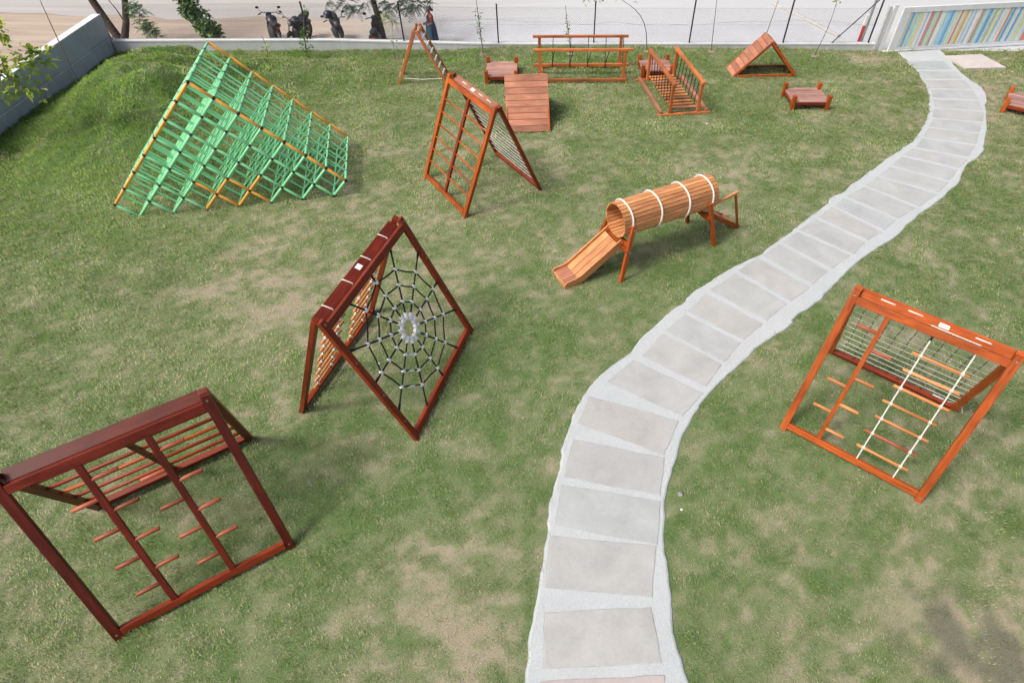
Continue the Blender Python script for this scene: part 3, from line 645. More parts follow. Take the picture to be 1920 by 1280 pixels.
# ------------------------------------------------------------------ A-frames
GRP_A = 'wooden A-frame climbers on the lawn'
T0 = 0.092; PW = 0.122; TH = 0.085
class Panel:
    def __init__(s, th, W, S, H, sg, dx=0.0):
        s.bw = 0.11; s.bmat = None; s.th = th; s.W = W; s.dx = dx; L = math.hypot(S - T0, H); s.L = L
        s.dn = Vector((0, sg*(S-T0)/L, -H/L)); s.n = Vector((0, sg*H/L, (S-T0)/L)); s.o = Vector((dx, sg*T0, H))
    def pt(s, u, v, n=0.0): return s.o + Vector((u, 0, 0)) + s.dn*v + s.n*n
    def frame(s, mat, topmat=None, botv=0.13):
        W, L = s.W, s.L
        for u in (PW/2, W-PW/2): beam('leg', s.pt(u, -0.03, -TH/2), s.pt(u, L, -TH/2), PW, TH, mat, s.th, s.n)
        beam('top_rail', s.pt(PW+0.001, 0.13, -0.047), s.pt(W-PW-0.001, 0.13, -0.047), 0.125, 0.09, mat, s.th, s.n) if not topmat else beam('top_rail', s.pt(PW+0.001, 0.105, -0.048), s.pt(W-PW-0.001, 0.105, -0.048), 0.08, 0.19, topmat, s.th, s.n)
        beam('bottom_rail', s.pt(PW+0.001, L-botv, -0.034), s.pt(W-PW-0.001, L-botv, -0.05), s.bw, 0.095, s.bmat or mat, s.th, s.n)
    def bolts(s, vs):
        for u in (PW/2, s.W-PW/2):
            for v in vs:
                mb = MB(); mb.cyl(s.pt(u, v, -0.004), s.pt(u, v, 0.006), 0.016, n=8); mb.cyl(s.pt(u, v, 0.005), s.pt(u, v, 0.012), 0.009, n=6)
                mb.build('bolt', M_STEEL, s.th)
    def mid(s, u, mat, w=0.085, t=0.055):
        beam('upright', s.pt(u, 0.194, -0.036), s.pt(u, s.L-0.187, -0.036), w, t, mat, s.th, s.n)
def loops(pan, us, ulen=0.12, v=0.058):
    for u in us:
        mb = MB()
        if ulen < 0.05: mb.path([pan.pt(u, v+0.03, -0.148), pan.pt(u+0.01, v, -0.12), pan.pt(u, v, -0.03), pan.pt(u-0.01, v, 0.035), pan.pt(u, v+0.03, 0.052)], 0.012, n=6)
        else: mb.path([pan.pt(u-ulen/2, v+0.02, -0.04), pan.pt(u-ulen/2, v, -0.04), pan.pt(u+ulen/2, v, -0.04), pan.pt(u+ulen/2, v+0.02, -0.04)], 0.013, n=6)
        mb.build('rope_loop', M_WROPE, pan.th)
def net(pan, nh, nv, rw=0.0075, hmat=None, vmat=None, v0=0.16):
    rnd = random.Random(nh*7+nv); W, L = pan.W, pan.L
    mb = MB(); u0, u1 = PW*0.6, W-PW*0.6; va, vb = v0, L-0.17
    jit = [[(rnd.gauss(0, 0.006), rnd.gauss(0, 0.006)) for _ in range(nv+2)] for _ in range(nh+2)]
    def P_(i, j):
        u = u0 + (u1-u0)*j/(nv+1); v = va + (vb-va)*i/(nh+1)
        e = (1 if 0 < j < nv+1 else 0); f_ = (1 if 0 < i < nh+1 else 0)
        sag = 0.012*math.sin(PI*j/(nv+1))
        return pan.pt(u + jit[i][j][0]*f_, v + jit[i][j][1]*e + sag*f_, -0.04)
    for i in range(1, nh+1): mb.path([P_(i, j) for j in range(nv+2)], rw, n=5, mi=0)
    for j in range(1, nv+1): mb.path([P_(i, j) + pan.n*0.004 for i in range(nh+2)], rw*0.95, n=5, mi=1)
    for i in range(1, nh+1):
        for j in range(1, nv+1): mb.ball(P_(i, j), rw*1.9, 6, 4, mi=0)
    return mb.build('rope_net', [hmat or M_WROPE, vmat or M_GROPE], pan.th)
def rope_ladder(pan, uc, width, n, mat, rope=None, rlen=None, alt=None, r=0.021, va=None, vb=None):
    rope = rope or M_WROPE; v0, v1 = 0.14, pan.L-0.15; rlen = rlen or width+0.34
    va = va or v0 + (v1-v0)*0.75/(n+0.35); vb = vb or v0 + (v1-v0)*(n-0.25)/(n+0.35)
    for du in (-width/2, width/2):
        mb = MB(); mb.path([pan.pt(uc+du, v0, -0.035), pan.pt(uc+du*1.02, (v0+v1)/2, -0.045), pan.pt(uc+du, v1, -0.035)], 0.013, n=6)
        for k in range(n):
            v = va + (vb-va)*k/(n-1)
            for q in (-0.016, 0.0, 0.016): mb.path([pan.pt(uc+du+q, v, -0.045) + pan.n*(1.18*r*math.cos(t_)) + pan.dn*(1.18*r*math.sin(t_)) for t_ in np.linspace(0, 2*PI, 9)[:-1]], 0.007, n=5, closed=True)
        mb.build('rope', rope, pan.th)
    for k in range(n):
        v = va + (vb-va)*k/(n-1); sh = random.uniform(-0.02, 0.02)
        rod('rung', pan.pt(uc-rlen/2+sh, v, -0.045), pan.pt(uc+rlen/2+sh, v, -0.045), r, (alt if alt and k in (n-2,) else mat), pan.th)
def pegs(pan, u, vals_left, vals_right, mat, ln=0.30, r=0.031, alt=None):
    for k, v in enumerate(vals_left): rod('peg', pan.pt(u-0.03, v, -0.036), pan.pt(u-0.043-ln, v, -0.036), r, (alt if alt and v < 1.2 else mat), pan.th)
    for k, v in enumerate(vals_right): rod('peg', pan.pt(u+0.03, v, -0.036), pan.pt(u+0.043+ln, v, -0.036), r, (alt if alt and v < 1.2 else mat), pan.th)
def plate(pan, u, n0=0.0, w=0.13, h=0.07):
    mb = MB(); q = [(-w/2, -h/2), (w/2, -h/2), (w/2, h/2), (-w/2, h/2)]
    mb.add([pan.pt(u+a, 0.0648, n0+b) for a, b in q] + [pan.pt(u+a, 0.061, n0+b) for a, b in q], [(4, 5, 6, 7), (4, 7, 6, 5), (0, 1, 5, 4), (1, 2, 6, 5), (2, 3, 7, 6), (3, 0, 4, 7)][1:])
    mb.build('label_plate', M_WPLAS, pan.th)

def web_frame():
    W, S, H = 2.951, 1.227, 2.684
    th = thing('web_climber', 'red wooden A-frame holding a black rope spider web with white clips', 'climbing frame', (-3.626, 6.336, 0), 1.317, GRP_A)
    f = Panel(th, W, S, H, -1); bk = Panel(th, W, S, H, 1, 0.004)
    f.frame(W_RED); bk.frame(W_RED, W_MAROON)
    f.bolts((0.05, 0.9, 1.7, 2.4)); bk.bolts((0.05,))
    uc, vc = W/2, 0.14 + (f.L-0.14-0.17)/2; au = W/2-PW; av = (f.L-0.31)/2; z = -0.036
    mb = MB(); rings = [0.145, 0.38, 0.61, 0.83]; ends = []
    dirs = [math.radians(30*k) for k in range(12)]
    def sp(k, q):
        t_ = dirs[k % 12]; return f.pt(uc + q*au*math.cos(t_), vc + q*av*math.sin(t_), z)
    for k in range(12):
        t_ = dirs[k]; m_ = 1/max(abs(math.cos(t_)), abs(math.sin(t_)))
        ends.append(m_); mb.path([sp(k, 0.13), sp(k, 0.6), sp(k, m_)], 0.0165, n=6)
        mb.cyl(sp(k, m_-0.10), sp(k, m_+0.01), 0.02, 0.026, n=7)
    for q in rings:
        for k in range(12):
            a, b_ = sp(k, q), sp(k+1, q); md = (a+b_)/2 + (f.pt(uc, vc, z) - (a+b_)/2)*0.015
            mb.path([a, md, b_], 0.015, n=6)
    web = mb.build('rope_web', M_DROPE, th)
    for q in rings:
        for k in range(12):
            c = sp(k, q); d = (sp(k, q+0.05)-c).normalized(); tg = d.cross(f.n)
            mb = MB()
            if q == rings[0]: mb.cyl(c - d*0.03, c + d*0.10, 0.036, n=8); mb.cyl(c - tg*0.05, c + tg*0.05, 0.028, n=8)
            else: mb.cyl(c - d*0.028, c + d*0.028, 0.027, n=8); mb.cyl(c - tg*0.038, c + tg*0.038, 0.024, n=8)
            mb.build('clip', M_WPLAS, web)
        k = 0
    for q in rings:                                              # long ferrules where each ring is joined, at the lowest segment
        a, b_ = sp(4, q), sp(5, q); d = (b_-a).normalized(); c = (a+b_)/2
        mb = MB(); mb.cyl(c-d*0.06, c+d*0.06, 0.022, n=8); mb.build('ferrule', M_WPLAS, web)
    rope_ladder(bk, 0.28*W, 0.50, 10, W_RUNG, rlen=0.80, r=0.028); rope_ladder(bk, 0.72*W, 0.50, 10, W_RUNG, rlen=0.80, r=0.028)
    loops(bk, (0.45, 1.1, 1.75, 2.4), 0.03); plate(bk, 1.5, -0.04, 0.12, 0.10)
web_frame()
def rung_frame():
    W, S, H = 2.46, 1.247, 2.663
    th = thing('rung_climber', 'red wooden A-frame with a centre post and rows of round rungs', 'climbing frame', (-1.35, 13.73, 0), 2.1759, GRP_A)
    f = Panel(th, W, S, H, 1); bk = Panel(th, W, S, H, -1, 0.004)
    f.frame(W_ORANGE); bk.frame(W_RED, W_PLANK); f.bolts((0.05,))
    f.mid(W/2, W_RED, 0.10, 0.06)
    for k in range(6):
        v = 0.60 + k*0.345
        rod('rung', f.pt(PW-0.02, v, -0.036), f.pt(W/2-0.04, v, -0.036), 0.021, W_ORANGE, th)
        rod('rung', f.pt(W/2+0.04, v, -0.036), f.pt(W-PW+0.02, v, -0.036), 0.021, W_ORANGE, th)
    net(bk, 13, 9, 0.008, M_WROPE, plain('green_grey_rope', (0.25, 0.30, 0.26), (0.38, 0.42, 0.37), 60, 0.8, 0.2)); loops(bk, (0.6, 1.0, 1.85), 0.2); plate(bk, 1.4, -0.05, 0.16, 0.08)
    for k in range(6):
        mb = MB(); v = 0.5+k*0.36; mb.path([bk.pt(PW/2, v, -0.01), bk.pt(PW/2, v, 0.01), bk.pt(PW/2, v+0.13, 0.01), bk.pt(PW/2, v+0.13, -0.01)], 0.010, n=6); mb.build('rope_loop', M_WROPE, th)
rung_frame()
def peg_frame():
    W, S, H = 2.561, 1.277, 2.618
    th = thing('peg_climber', 'dark maroon wooden A-frame with two peg posts and a slatted ladder back', 'climbing frame', (-4.769, 5.065, 0), -2.5452, GRP_A)
    f = Panel(th, W, S, H, 1); bk = Panel(th, W, S, H, -1, 0.004)
    bk.bw = 0.17; f.bmat = W_RED; bk.bmat = W_RED; f.frame(W_MAROON); bk.frame(W_MAROON, W_MAROON, 0.17); f.bolts((0.05, f.L-0.12))
    for u in (W*0.345, W*0.665):
        f.mid(u, W_MAROON, 0.085, 0.06); pegs(f, u, (0.45, 0.98, 1.52, 2.06), (0.75, 1.27, 1.80, 2.33), W_REDRUNG)
    bk.mid(W*0.5, W_MAROON)
    for k in range(6):
        v = 0.34 + k*0.39
        rod('rung', bk.pt(PW-0.02, v, -0.036), bk.pt(W-PW+0.02, v, -0.036), 0.029, (W_ORANGE if k in (3,) else W_RED), th)
peg_frame()
def ladder_frame():
    W, S, H = 2.524, 1.272, 2.593
    th = thing('rope_ladder_climber', 'orange wooden A-frame with a peg post, a rope ladder and a net', 'climbing frame', (5.008, 7.401, 0), -0.6532, GRP_A)
    f = Panel(th, W, S, H, -1); bk = Panel(th, W, S, H, 1, 0.004)
    bk.bmat = W_RED; f.frame(W_ORANGE); bk.frame(W_ORANGE, W_ORANGE); f.bolts((0.06, f.L-0.1))
    f.mid(W*0.262, W_ORANGE, 0.075, 0.05)
    pegs(f, W*0.262, (0.50, 1.56, 2.10), (0.80, 1.36, 1.90, 2.43), W_RUNG, 0.31, alt=W_REDRUNG)
    rope_ladder(f, W*0.66, 0.62, 7, W_RUNG, rlen=0.86, alt=W_REDRUNG, r=0.027, va=0.56, vb=2.43)
    mb = MB(); mb.cyl(f.pt(W*0.66-0.31, 0.14, -0.035), f.pt(W*0.66-0.31, 0.27, -0.04), 0.017, n=7); mb.build('rope_end', M_DROPE, th)
    net(bk, 11, 10); loops(bk, (0.55, 0.98, 1.98), 0.22); plate(bk, 1.42, -0.06, 0.15, 0.075)
    mb = MB(); mb.path([bk.pt(1.25, 0.062, -0.132), bk.pt(1.98, 0.062, -0.132)], 0.010, n=6); mb.build('rope_loop', M_WROPE, th)
    mb = MB(); mb.path([bk.pt(W-0.22, bk.L-0.2, -0.02), bk.pt(W-0.1, bk.L-0.14, 0.02), bk.pt(W+0.02, bk.L-0.2, 0.0), bk.pt(W+0.1, bk.L-0.05, -0.05)], 0.011, n=6)
    mb.cyl(bk.pt(W-0.5, bk.L-0.22, -0.03), bk.pt(W-0.25, bk.L-0.2, -0.02), 0.02, n=6); mb.build('rope_end', M_WROPE, th)
ladder_frame()
def bead_frame():
    W, S, H = 0.80, 0.925, 1.802
    th = thing('bead_climber', 'small narrow wooden A-frame strung with rows of white beads', 'climbing frame', (-4.762, 21.25, 0), 1.572, GRP_A)
    f = Panel(th, W, S, H, -1); bk = Panel(th, W, S, H, 1, 0.004)
    for p_ in (f, bk):
        for u in (0.045, W-0.045): beam('leg', p_.pt(u, -0.02, -TH/2), p_.pt(u, p_.L, -TH/2), 0.09, TH, W_HAZED, th, p_.n)
        beam('top_rail', p_.pt(0.091, 0.08, -0.036), p_.pt(W-0.091, 0.08, -0.036), 0.10, 0.06, W_HAZED, th, p_.n)
        for k in range(6):
            v = 0.30 + k*0.26
            mb = MB(); mb.path([p_.pt(0.06, v, -0.036), p_.pt(W/2, v+0.01, -0.036), p_.pt(W-0.06, v, -0.036)], 0.009, n=5)
            for q in np.linspace(0.14, W-0.14, 5): mb.ball(p_.pt(q, v+0.006, -0.036), 0.036, 8, 5)
            mb.build('bead_string', M_WPLAS, th)
        for u in (0.25, 0.40, 0.55):
            mb = MB(); mb.path([p_.pt(u, 0.12, -0.036), p_.pt(u, p_.L-0.1, -0.036)], 0.007, n=5); mb.build('rope', plain('green_grey_rope', (0.25, 0.30, 0.26), (0.38, 0.42, 0.37), 60, 0.8, 0.2) if False else M_GROPE, th)
        for k in range(3):
            v = 0.5+k*0.5; mb = MB(); mb.path([p_.pt(0.045, v, -0.01), p_.pt(0.045, v, 0.01), p_.pt(0.045, v+0.17, 0.01), p_.pt(0.045, v+0.17, -0.01)], 0.011, n=6); mb.build('rope_loop', M_WROPE, th)
    mb = MB(); mb.path([(0.05, -0.80, 0.24), (0.05, 0, 0.20), (0.05, 0.80, 0.24)], 0.014, n=6); mb.build('tie_rope', M_WROPE, th)
bead_frame()

# ------------------------------------------------------------------ green lattice climber
def lattice():
    s, d, lean, hs = 0.58246, 0.50606, 0.0735, 0.9664
    th = thing('lattice_climber', 'pyramid of mint green cubes of tube with orange edges and black joints', 'climbing frame', (-8.4857, 13.5004, 0), 0.2168)
    def node(i, j, k):
        w = (8-i-j)*s/math.sqrt(2)*hs
        return Vector(((j-i)*s/math.sqrt(2), k*d + lean*w, w + 0.03))
    ok = lambda i, j: 0 <= i <= 7 and 0 <= j <= 7 and i+j <= 8
    orange = set()
    for q in range(7):
        orange.add((q, 0, 0, q+1, 0, 0)); orange.add((0, q, 0, 0, q+1, 0)); orange.add((0, q, 5, 0, q+1, 5))
    for e in ((4,2,0,4,3,0), (4,3,0,4,4,0), (3,3,0,4,3,0), (4,3,0,5,3,0), (3,3,0,3,4,0), (3,4,0,3,5,0), (2,4,0,3,4,0), (3,4,0,4,4,0)): orange.add(e)
    edges = []
    for k in range(6):
        for i in range(8):
            for j in range(8):
                if not ok(i, j): continue
                for a, b_, c in ((i+1, j, k), (i, j+1, k), (i, j, k+1)):
                    if c <= 5 and ok(a, b_): edges.append((i, j, k, a, b_, c))
    cp = Vector((0, 0, CAM_H))
    Mw = Matrix.Translation((-8.4857, 13.5004, 0)) @ Matrix.Rotation(0.2168, 4, 'Z')
    def key(e): return (e not in orange, e[2] + e[5], ((Mw @ ((node(*e[:3])+node(*e[3:]))/2)) - cp).length)
    edges.sort(key=key)
    r = 0.037
    for e in edges[:100]:
        o = rod('tube', node(*e[:3]), node(*e[3:]), r, M_AMBER if e in orange else M_MINT, th, n=10, bev=0.004)
        if e in orange: o['label'] = 'orange tube'
    mb = MB()
    for e in edges[100:]: mb.cyl(node(*e[:3]), node(*e[3:]), 0.027, n=8, caps=False)
    mb.build('tube', M_MINT, th)['kind'] = 'stuff'
    nodes = [(i, j, k) for k in range(6) for i in range(8) for j in range(8) if ok(i, j)]
    nodes.sort(key=lambda q: (q[2] > 0, not (q[1] == 0 or q[0] == 0), q[2], q[0]+q[1]))
    jm = MB(); jm.ball((0, 0, 0), 0.052, 10, 6); me = jm.mesh('joint'); me.materials.append(M_BLACK)
    me2b = MB(); me2b.ball((0, 0, 0), 0.041, 8, 5); me2 = me2b.mesh('joint_small'); me2.materials.append(M_BLACK)
    for q in nodes[:100]:
        o = bpy.data.objects.new('joint', me if q[2] == 0 else me2); COL.objects.link(o); o.parent = th; o.location = node(*q)
    mb = MB()
    for q in nodes[100:]: mb.ball(node(*q), 0.034, 6, 4)
    mb.build('joint', M_BLACK, th)['kind'] = 'stuff'
lattice()

# ------------------------------------------------------------------ barrel tunnel with slide
def tunnel():
    L, Rr, h, yaw = 2.639, 0.408, 1.268, 0.489
    th = thing('tunnel_slide', 'honey coloured stave barrel tunnel on legs with a short slide', 'tunnel slide', (1.399, 11.19, 0), yaw)
    n = 28; mb = MB()
    for k in range(n):
        a0, a1 = 2*PI*k/n + 0.017, 2*PI*(k+1)/n - 0.017; ri = Rr - 0.032
        vs = []
        for x in (0, L):
            for a, r in ((a0, ri), (a1, ri), (a1, Rr), (a0, Rr)): vs.append((x - L/2, r*math.cos(a), r*math.sin(a)))
        mb.add(vs, [(0, 1, 2, 3), (7, 6, 5, 4), (0, 4, 5, 1), (1, 5, 6, 2), (2, 6, 7, 3), (3, 7, 4, 0)])
    o = mb.build('barrel', W_BARREL, th); o.location = (L/2, 0, h)
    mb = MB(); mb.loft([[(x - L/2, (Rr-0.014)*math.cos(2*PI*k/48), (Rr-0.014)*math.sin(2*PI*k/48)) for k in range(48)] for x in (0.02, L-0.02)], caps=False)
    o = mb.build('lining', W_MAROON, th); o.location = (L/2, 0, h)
    for x in (0.20, 0.98, 1.76, 2.44):
        mb = MB(); mb.path([(x + 0.012*math.sin(3*t_), (Rr+0.018)*math.cos(t_), h + (Rr+0.018)*math.sin(t_)) for t_ in np.linspace(0, 2*PI, 49)[:-1]], 0.023, n=8, closed=True)
        mb.build('rope_hoop', M_WROPE, th)
    for sy in (-1, 1):
        beam('leg', (0.22, sy*0.43, 1.30), (-0.14, sy*0.66, -0.02), 0.10, 0.075, W_ORANGE, th, (0, 1, 0))
        beam('leg', (2.36, sy*0.43, 1.25), (2.70, sy*0.56, -0.02), 0.10, 0.075, W_ORANGE, th, (0, 1, 0))
        for p in ((0.22, 1.2), (0.06, 0.72)):
            mb = MB(); yy = sy*(0.47 if p[1] > 1 else 0.57); mb.cyl((p[0], yy, p[1]), (p[0], yy+sy*0.03, p[1]), 0.025, n=8); mb.build('bolt', M_STEEL, th)
    beam('cross_beam', (0.04, -0.58, 0.72), (0.04, 0.58, 0.72), 0.07, 0.09, W_ORANGE, th)
    beam('cross_beam', (2.50, -0.52, 0.74), (2.50, 0.52, 0.74), 0.07, 0.09, W_ORANGE, th)
    for x in (0.12, 2.42): beam('saddle', (x, -0.5, h-Rr-0.05), (x, 0.5, h-Rr-0.05), 0.09, 0.09, W_ORANGE, th)
    # slide: three boards, side rails with a kick at the foot
    top, kick, foot = Vector((-0.06, 0, 0.80)), Vector((-1.06, 0, 0.13)), Vector((-1.40, 0, 0.085))
    for y0 in (-0.19, 0, 0.19):
        beam('slide_board', top + Vector((0, y0, 0)), kick + Vector((0, y0, 0)), 0.176, 0.03, W_BARREL, th, (0, 0, 1), 0.003)
        beam('slide_board', kick + Vector((0.0, y0, 0)), foot + Vector((0, y0, 0)), 0.186, 0.028, W_PLANK, th, (0, 0, 1), 0.003)
    for sy in (-1, 1):
        mb = MB(); prof = [(-0.0, 0.93, 0.70), (-1.03, 0.25, 0.02), (-1.18, 0.205, 0.0), (-1.40, 0.18, 0.0), (-1.44, 0.13, 0.0)]
        vs = []; y0, y1 = sy*0.286, sy*0.318
        for x, zt_, zb_ in prof: vs += [(x, y0, zb_), (x, y0, zt_), (x, y1, zt_), (x, y1, zb_)]
        fs = []
        for i in range(len(prof)-1):
            for k in range(4): fs.append((4*i+k, 4*i+(k+1) % 4, 4*i+4+(k+1) % 4, 4*i+4+k))
        mb.add(vs, fs + [(3, 2, 1, 0), (16, 17, 18, 19)]); mb.build('slide_rail', W_BARREL, th)
    beam('slide_end', (-1.41, -0.285, 0.05), (-1.41, 0.285, 0.05), 0.03, 0.10, W_BARREL, th)
    # climbing end
    for sy in (-1, 1): beam('stringer', (2.42, sy*0.22, 0.86), (3.74, sy*0.22, 0.02), 0.05, 0.11, W_ORANGE, th)
    for k in range(3):
        q = 0.28 + 0.27*k; p = Vector((2.42, 0, 0.86)).lerp(Vector((3.74, 0, 0.02)), q)
        beam('step', p + Vector((0, -0.19, 0.03)), p + Vector((0, 0.19, 0.03)), 0.12, 0.035, W_BARREL, th)
    beam('handrail', (2.46, -0.40, 1.15), (3.34, -0.28, 1.20), 0.05, 0.07, W_BARREL, th)
    beam('rail_post', (3.27, -0.29, 1.16), (3.74, -0.21, -0.02), 0.05, 0.05, W_ORANGE, th)
tunnel()

# ------------------------------------------------------------------ decks
GRP_D = 'low square wooden decks with corner posts'
def deck(label, loc, rz, sx_, sy_, hp=0.48, hd=0.30):
    th = thing('low_deck', label, 'deck', (*loc, 0), rz, GRP_D)
    for x in (0, sx_):
        for y in (0, sy_):
            beam('post', (x, y, -0.03), (x, y, hp), 0.13, 0.13, W_ORANGE, th, (0, 1, 0), 0.01)
    for y in (0.0, sy_): beam('side_beam', (0.068, y, hd-0.09), (sx_-0.068, y, hd-0.09), 0.06, 0.10, W_RED, th)
    for x in (0.0, sx_): beam('side_beam', (x, 0.068, hd-0.09), (x, sy_-0.068, hd-0.09), 0.06, 0.10, W_RED, th)
    mb = MB(); n = 8; w = (sy_ + 0.08) / n
    for k in range(n):
        y0 = -0.04 + k*w - sy_/2
        x0 = -sx_/2 - 0.04; x1 = sx_/2 + 0.04
        if k in (0, n-1): x0 = -sx_/2 + 0.07; x1 = sx_/2 - 0.07
        mb.box(x0, x1, y0 + 0.004, y0 + w - 0.004, 0, 0.03)
    o = mb.build('deck_top', W_DECK, th); o.location = (sx_/2, sy_/2, hd-0.035)
    return th
deck('low red deck with four corner posts, alone beside the planked tent', (8.06, 19.58), 0.02, 1.18, 1.02)
deck('low red deck cut by the right edge of the photo', (15.22, 19.56), -0.60, 1.15, 1.1)
deck('low red deck standing behind the planked ramp', (-2.46, 21.41), 0.03, 1.05, 1.28)
deck('low red deck at the far end of the rope railed bridge', (3.22, 22.02), 0.03, 1.05, 1.02)

# ------------------------------------------------------------------ planked tents
def tent(name, label, cat, loc, rz, ln, dp, H, steps):
    th = thing(name, label, cat, (*loc, 0), rz, None)
    h2 = ln/2; SL = math.hypot(h2, H); ang = math.atan2(H, h2)
    def side(sg, mat):
        mb = MB(); n = 9; w = SL/n
        for k in range(n): mb.box(-dp/2, dp/2, k*w + 0.007 - SL/2, (k+1)*w - 0.007 - SL/2, -0.015, 0.015)
        mb.box(-dp/2 + 0.03, dp/2 - 0.03, -SL/2 + 0.02, SL/2 - 0.02, -0.022, -0.008, 1)
        o = mb.build('plank_side', [mat, W_MAROON], th)
        # plank length across (local x = depth), local y up the slope
        up_ = Vector((-sg*h2, 0, H)).normalized(); x_ = Vector((0, -sg, 0)); z_ = x_.cross(up_)
        if z_.z < 0: x_ = -x_; z_ = x_.cross(up_)
        M = Matrix.Identity(4); c = Vector((sg*h2/2, dp/2, H/2)) + z_*0.018
        for i in range(3): M[i][0] = x_[i]; M[i][1] = up_[i]; M[i][2] = z_[i]; M[i][3] = c[i]
        o.matrix_basis = M
    side(-1, W_PLANK)
    if not steps: side(1, W_PLANK)
    for y in (0.035, dp-0.035):
        beam('rafter', (-h2+0.03, y, 0.03), (-0.01, y, H-0.05), 0.06, 0.09, W_ORANGE, th)
        beam('rafter', (h2-0.03, y, 0.03), (0.01, y, H-0.05), 0.06, 0.09, W_ORANGE, th)
        beam('ground_beam', (-h2+0.16, y, 0.045), (h2-0.16, y, 0.045), 0.055, 0.08, W_ORANGE, th)
    if steps:
        for k in range(10):
            q = (k+0.5)/10; p = Vector((h2*(1-q)+0.02, 0, H*q - 0.02))
            beam('step', p + Vector((0, 0.004, 0.02)), p + Vector((0, dp-0.004, 0.02)), 0.13, 0.03, W_ORANGE, th, (0.25, 0, 1))
    beam('ridge', (0, 0.0, H-0.02), (0, dp, H-0.02), 0.06, 0.05, W_PLANK, th)
    return th
tent('planked_tent', 'triangular wooden tent, planked on one slope and stepped on the other', 'climbing tent', (7.78, 22.24), 0.06, 2.38, 0.92, 1.235, True)
tent('planked_ramp', 'steep planked wooden ramp in front of a low deck', 'climbing ramp', (-0.25, 19.15), 0.09 + PI/2, 2.55, 1.38, 1.28, False)

# ------------------------------------------------------------------ rope bridges
def log_bridge():
    yaw = 0.035; L, D, H = 3.02, 1.30, 1.10
    th = thing('swinging_log_bridge', 'hand railed frame with one log slung on black ropes', 'rope bridge', (-0.54, 21.66, 0), yaw)
    for y in (0, D):
        for x in (0, L): beam('post', (x, y, -0.02), (x, y, H-0.05), 0.11, 0.09, W_HAZED, th, (0, 1, 0))
        beam('handrail', (-0.24, y, H), (L+0.26, y, H), 0.10, 0.075, W_HAZED, th)
        beam('ground_beam', (-0.12, y-0.10, 0.10), (L+0.10, y-0.10, 0.10), 0.08, 0.085, W_HAZED, th)
    for x in (-0.02, L+0.02): beam('cross_beam', (x+0.09, -0.16, 0.03), (x+0.09, D+0.12, 0.03), 0.09, 0.06, W_HAZED, th)
    beam('swinging_log', (-0.26, D*0.5, 0.34), (L+0.26, D*0.5, 0.34), 0.10, 0.085, W_HAZED, th)
    for x in np.linspace(0.45, L+0.03, 5):
        for y in (0, D):
            mb = MB(); mb.path([(x+0.06, y, H-0.03), (x, D*0.5 + (y-D*0.5)*0.08, 0.38)], 0.013, n=6)
            mb.path([(x, D*0.5-0.06, 0.40), (x, D*0.5+0.06, 0.40), (x, D*0.5+0.07, 0.28), (x, D*0.5-0.07, 0.28)], 0.014, n=6, closed=True)
            mb.build('rope', M_DROPE, th)
log_bridge()
def plank_bridge():
    a = Vector((3.84, 19.07)); bfar = Vector((3.38, 21.85)); yaw = math.atan2(bfar.y-a.y, bfar.x-a.x); L = (bfar-a).length; D = 0.97; H = 1.05
    th = thing('rope_railed_bridge', 'slatted plank bridge with black ropes hanging from two handrails', 'rope bridge', (a.x, a.y, 0), yaw)
    for y in (0, -D):
        for x in (0.03, L-0.03): beam('post', (x, y, -0.02), (x, y, H-0.05), 0.10, 0.10, W_HAZED, th, (0, 1, 0))
        beam('handrail', (-0.12, y, H), (L+0.12, y, H), 0.115, 0.08, W_HAZED, th)
        yy = y + (0.30 if y == 0 else -0.30)
        beam('ground_beam', (0.0, yy, 0.10), (L, yy, 0.10), 0.11, 0.10, W_PLANK, th)
        for x in np.linspace(0.32, L-0.3, 8):
            mb = MB(); mb.path([(x, y, H-0.03), (x, y*1.0 + (-0.05 if y == 0 else 0.05), 0.20)], 0.0135, n=6); mb.build('rope', M_DROPE, th)
    for x in (0.0, L): beam('cross_beam', (x, 0.44, 0.035), (x, -D-0.44, 0.035), 0.12, 0.065, W_HAZED, th)
    for k in range(12):
        x = 0.16 + k*(L-0.32)/11
        beam('slat', (x, -0.02, 0.19), (x, -D+0.02, 0.19), 0.115, 0.04, W_PLANK if k % 3 == 0 else W_RUNG, th)
plank_bridge()

# ------------------------------------------------------------------ leaves, trees, saplings
def leaf_mat(name, c1, c2, c3):
    mt, t, b = new_mat(name)
    geo = N(t, 'ShaderNodeNewGeometry'); rp_ = ramp(t, [(0.0, c1), (0.55, c2), (1.0, c3)]); t.links.new(geo.outputs['Random Per Island'], rp_.inputs[0])
    tc = N(t, 'ShaderNodeTexCoord'); nz = N(t, 'ShaderNodeTexNoise', Scale=5.0, Detail=2.0); t.links.new(tc.outputs['Object'], nz.inputs[0])
    c = mixc(t, 0.25, rp_.outputs[0], nz.outputs[0], 'OVERLAY'); t.links.new(c, b.inputs['Base Color']); b.inputs['Roughness'].default_value = 0.5
    tr = N(t, 'ShaderNodeBsdfTranslucent'); t.links.new(c, tr.inputs['Color']); mx = N(t, 'ShaderNodeMixShader'); mx.inputs[0].default_value = 0.3
    t.links.new(b.outputs[0], mx.inputs[1]); t.links.new(tr.outputs[0], mx.inputs[2])
    t.links.new(mx.outputs[0], [q for q in t.nodes if q.type == 'OUTPUT_MATERIAL'][0].inputs[0])
    return mt
LF_BROAD = leaf_mat('broad_leaf', (0.045, 0.11, 0.02), (0.10, 0.21, 0.04), (0.20, 0.32, 0.07))
LF_DARK = leaf_mat('dark_leaf', (0.015, 0.045, 0.018), (0.03, 0.08, 0.03), (0.06, 0.13, 0.045))
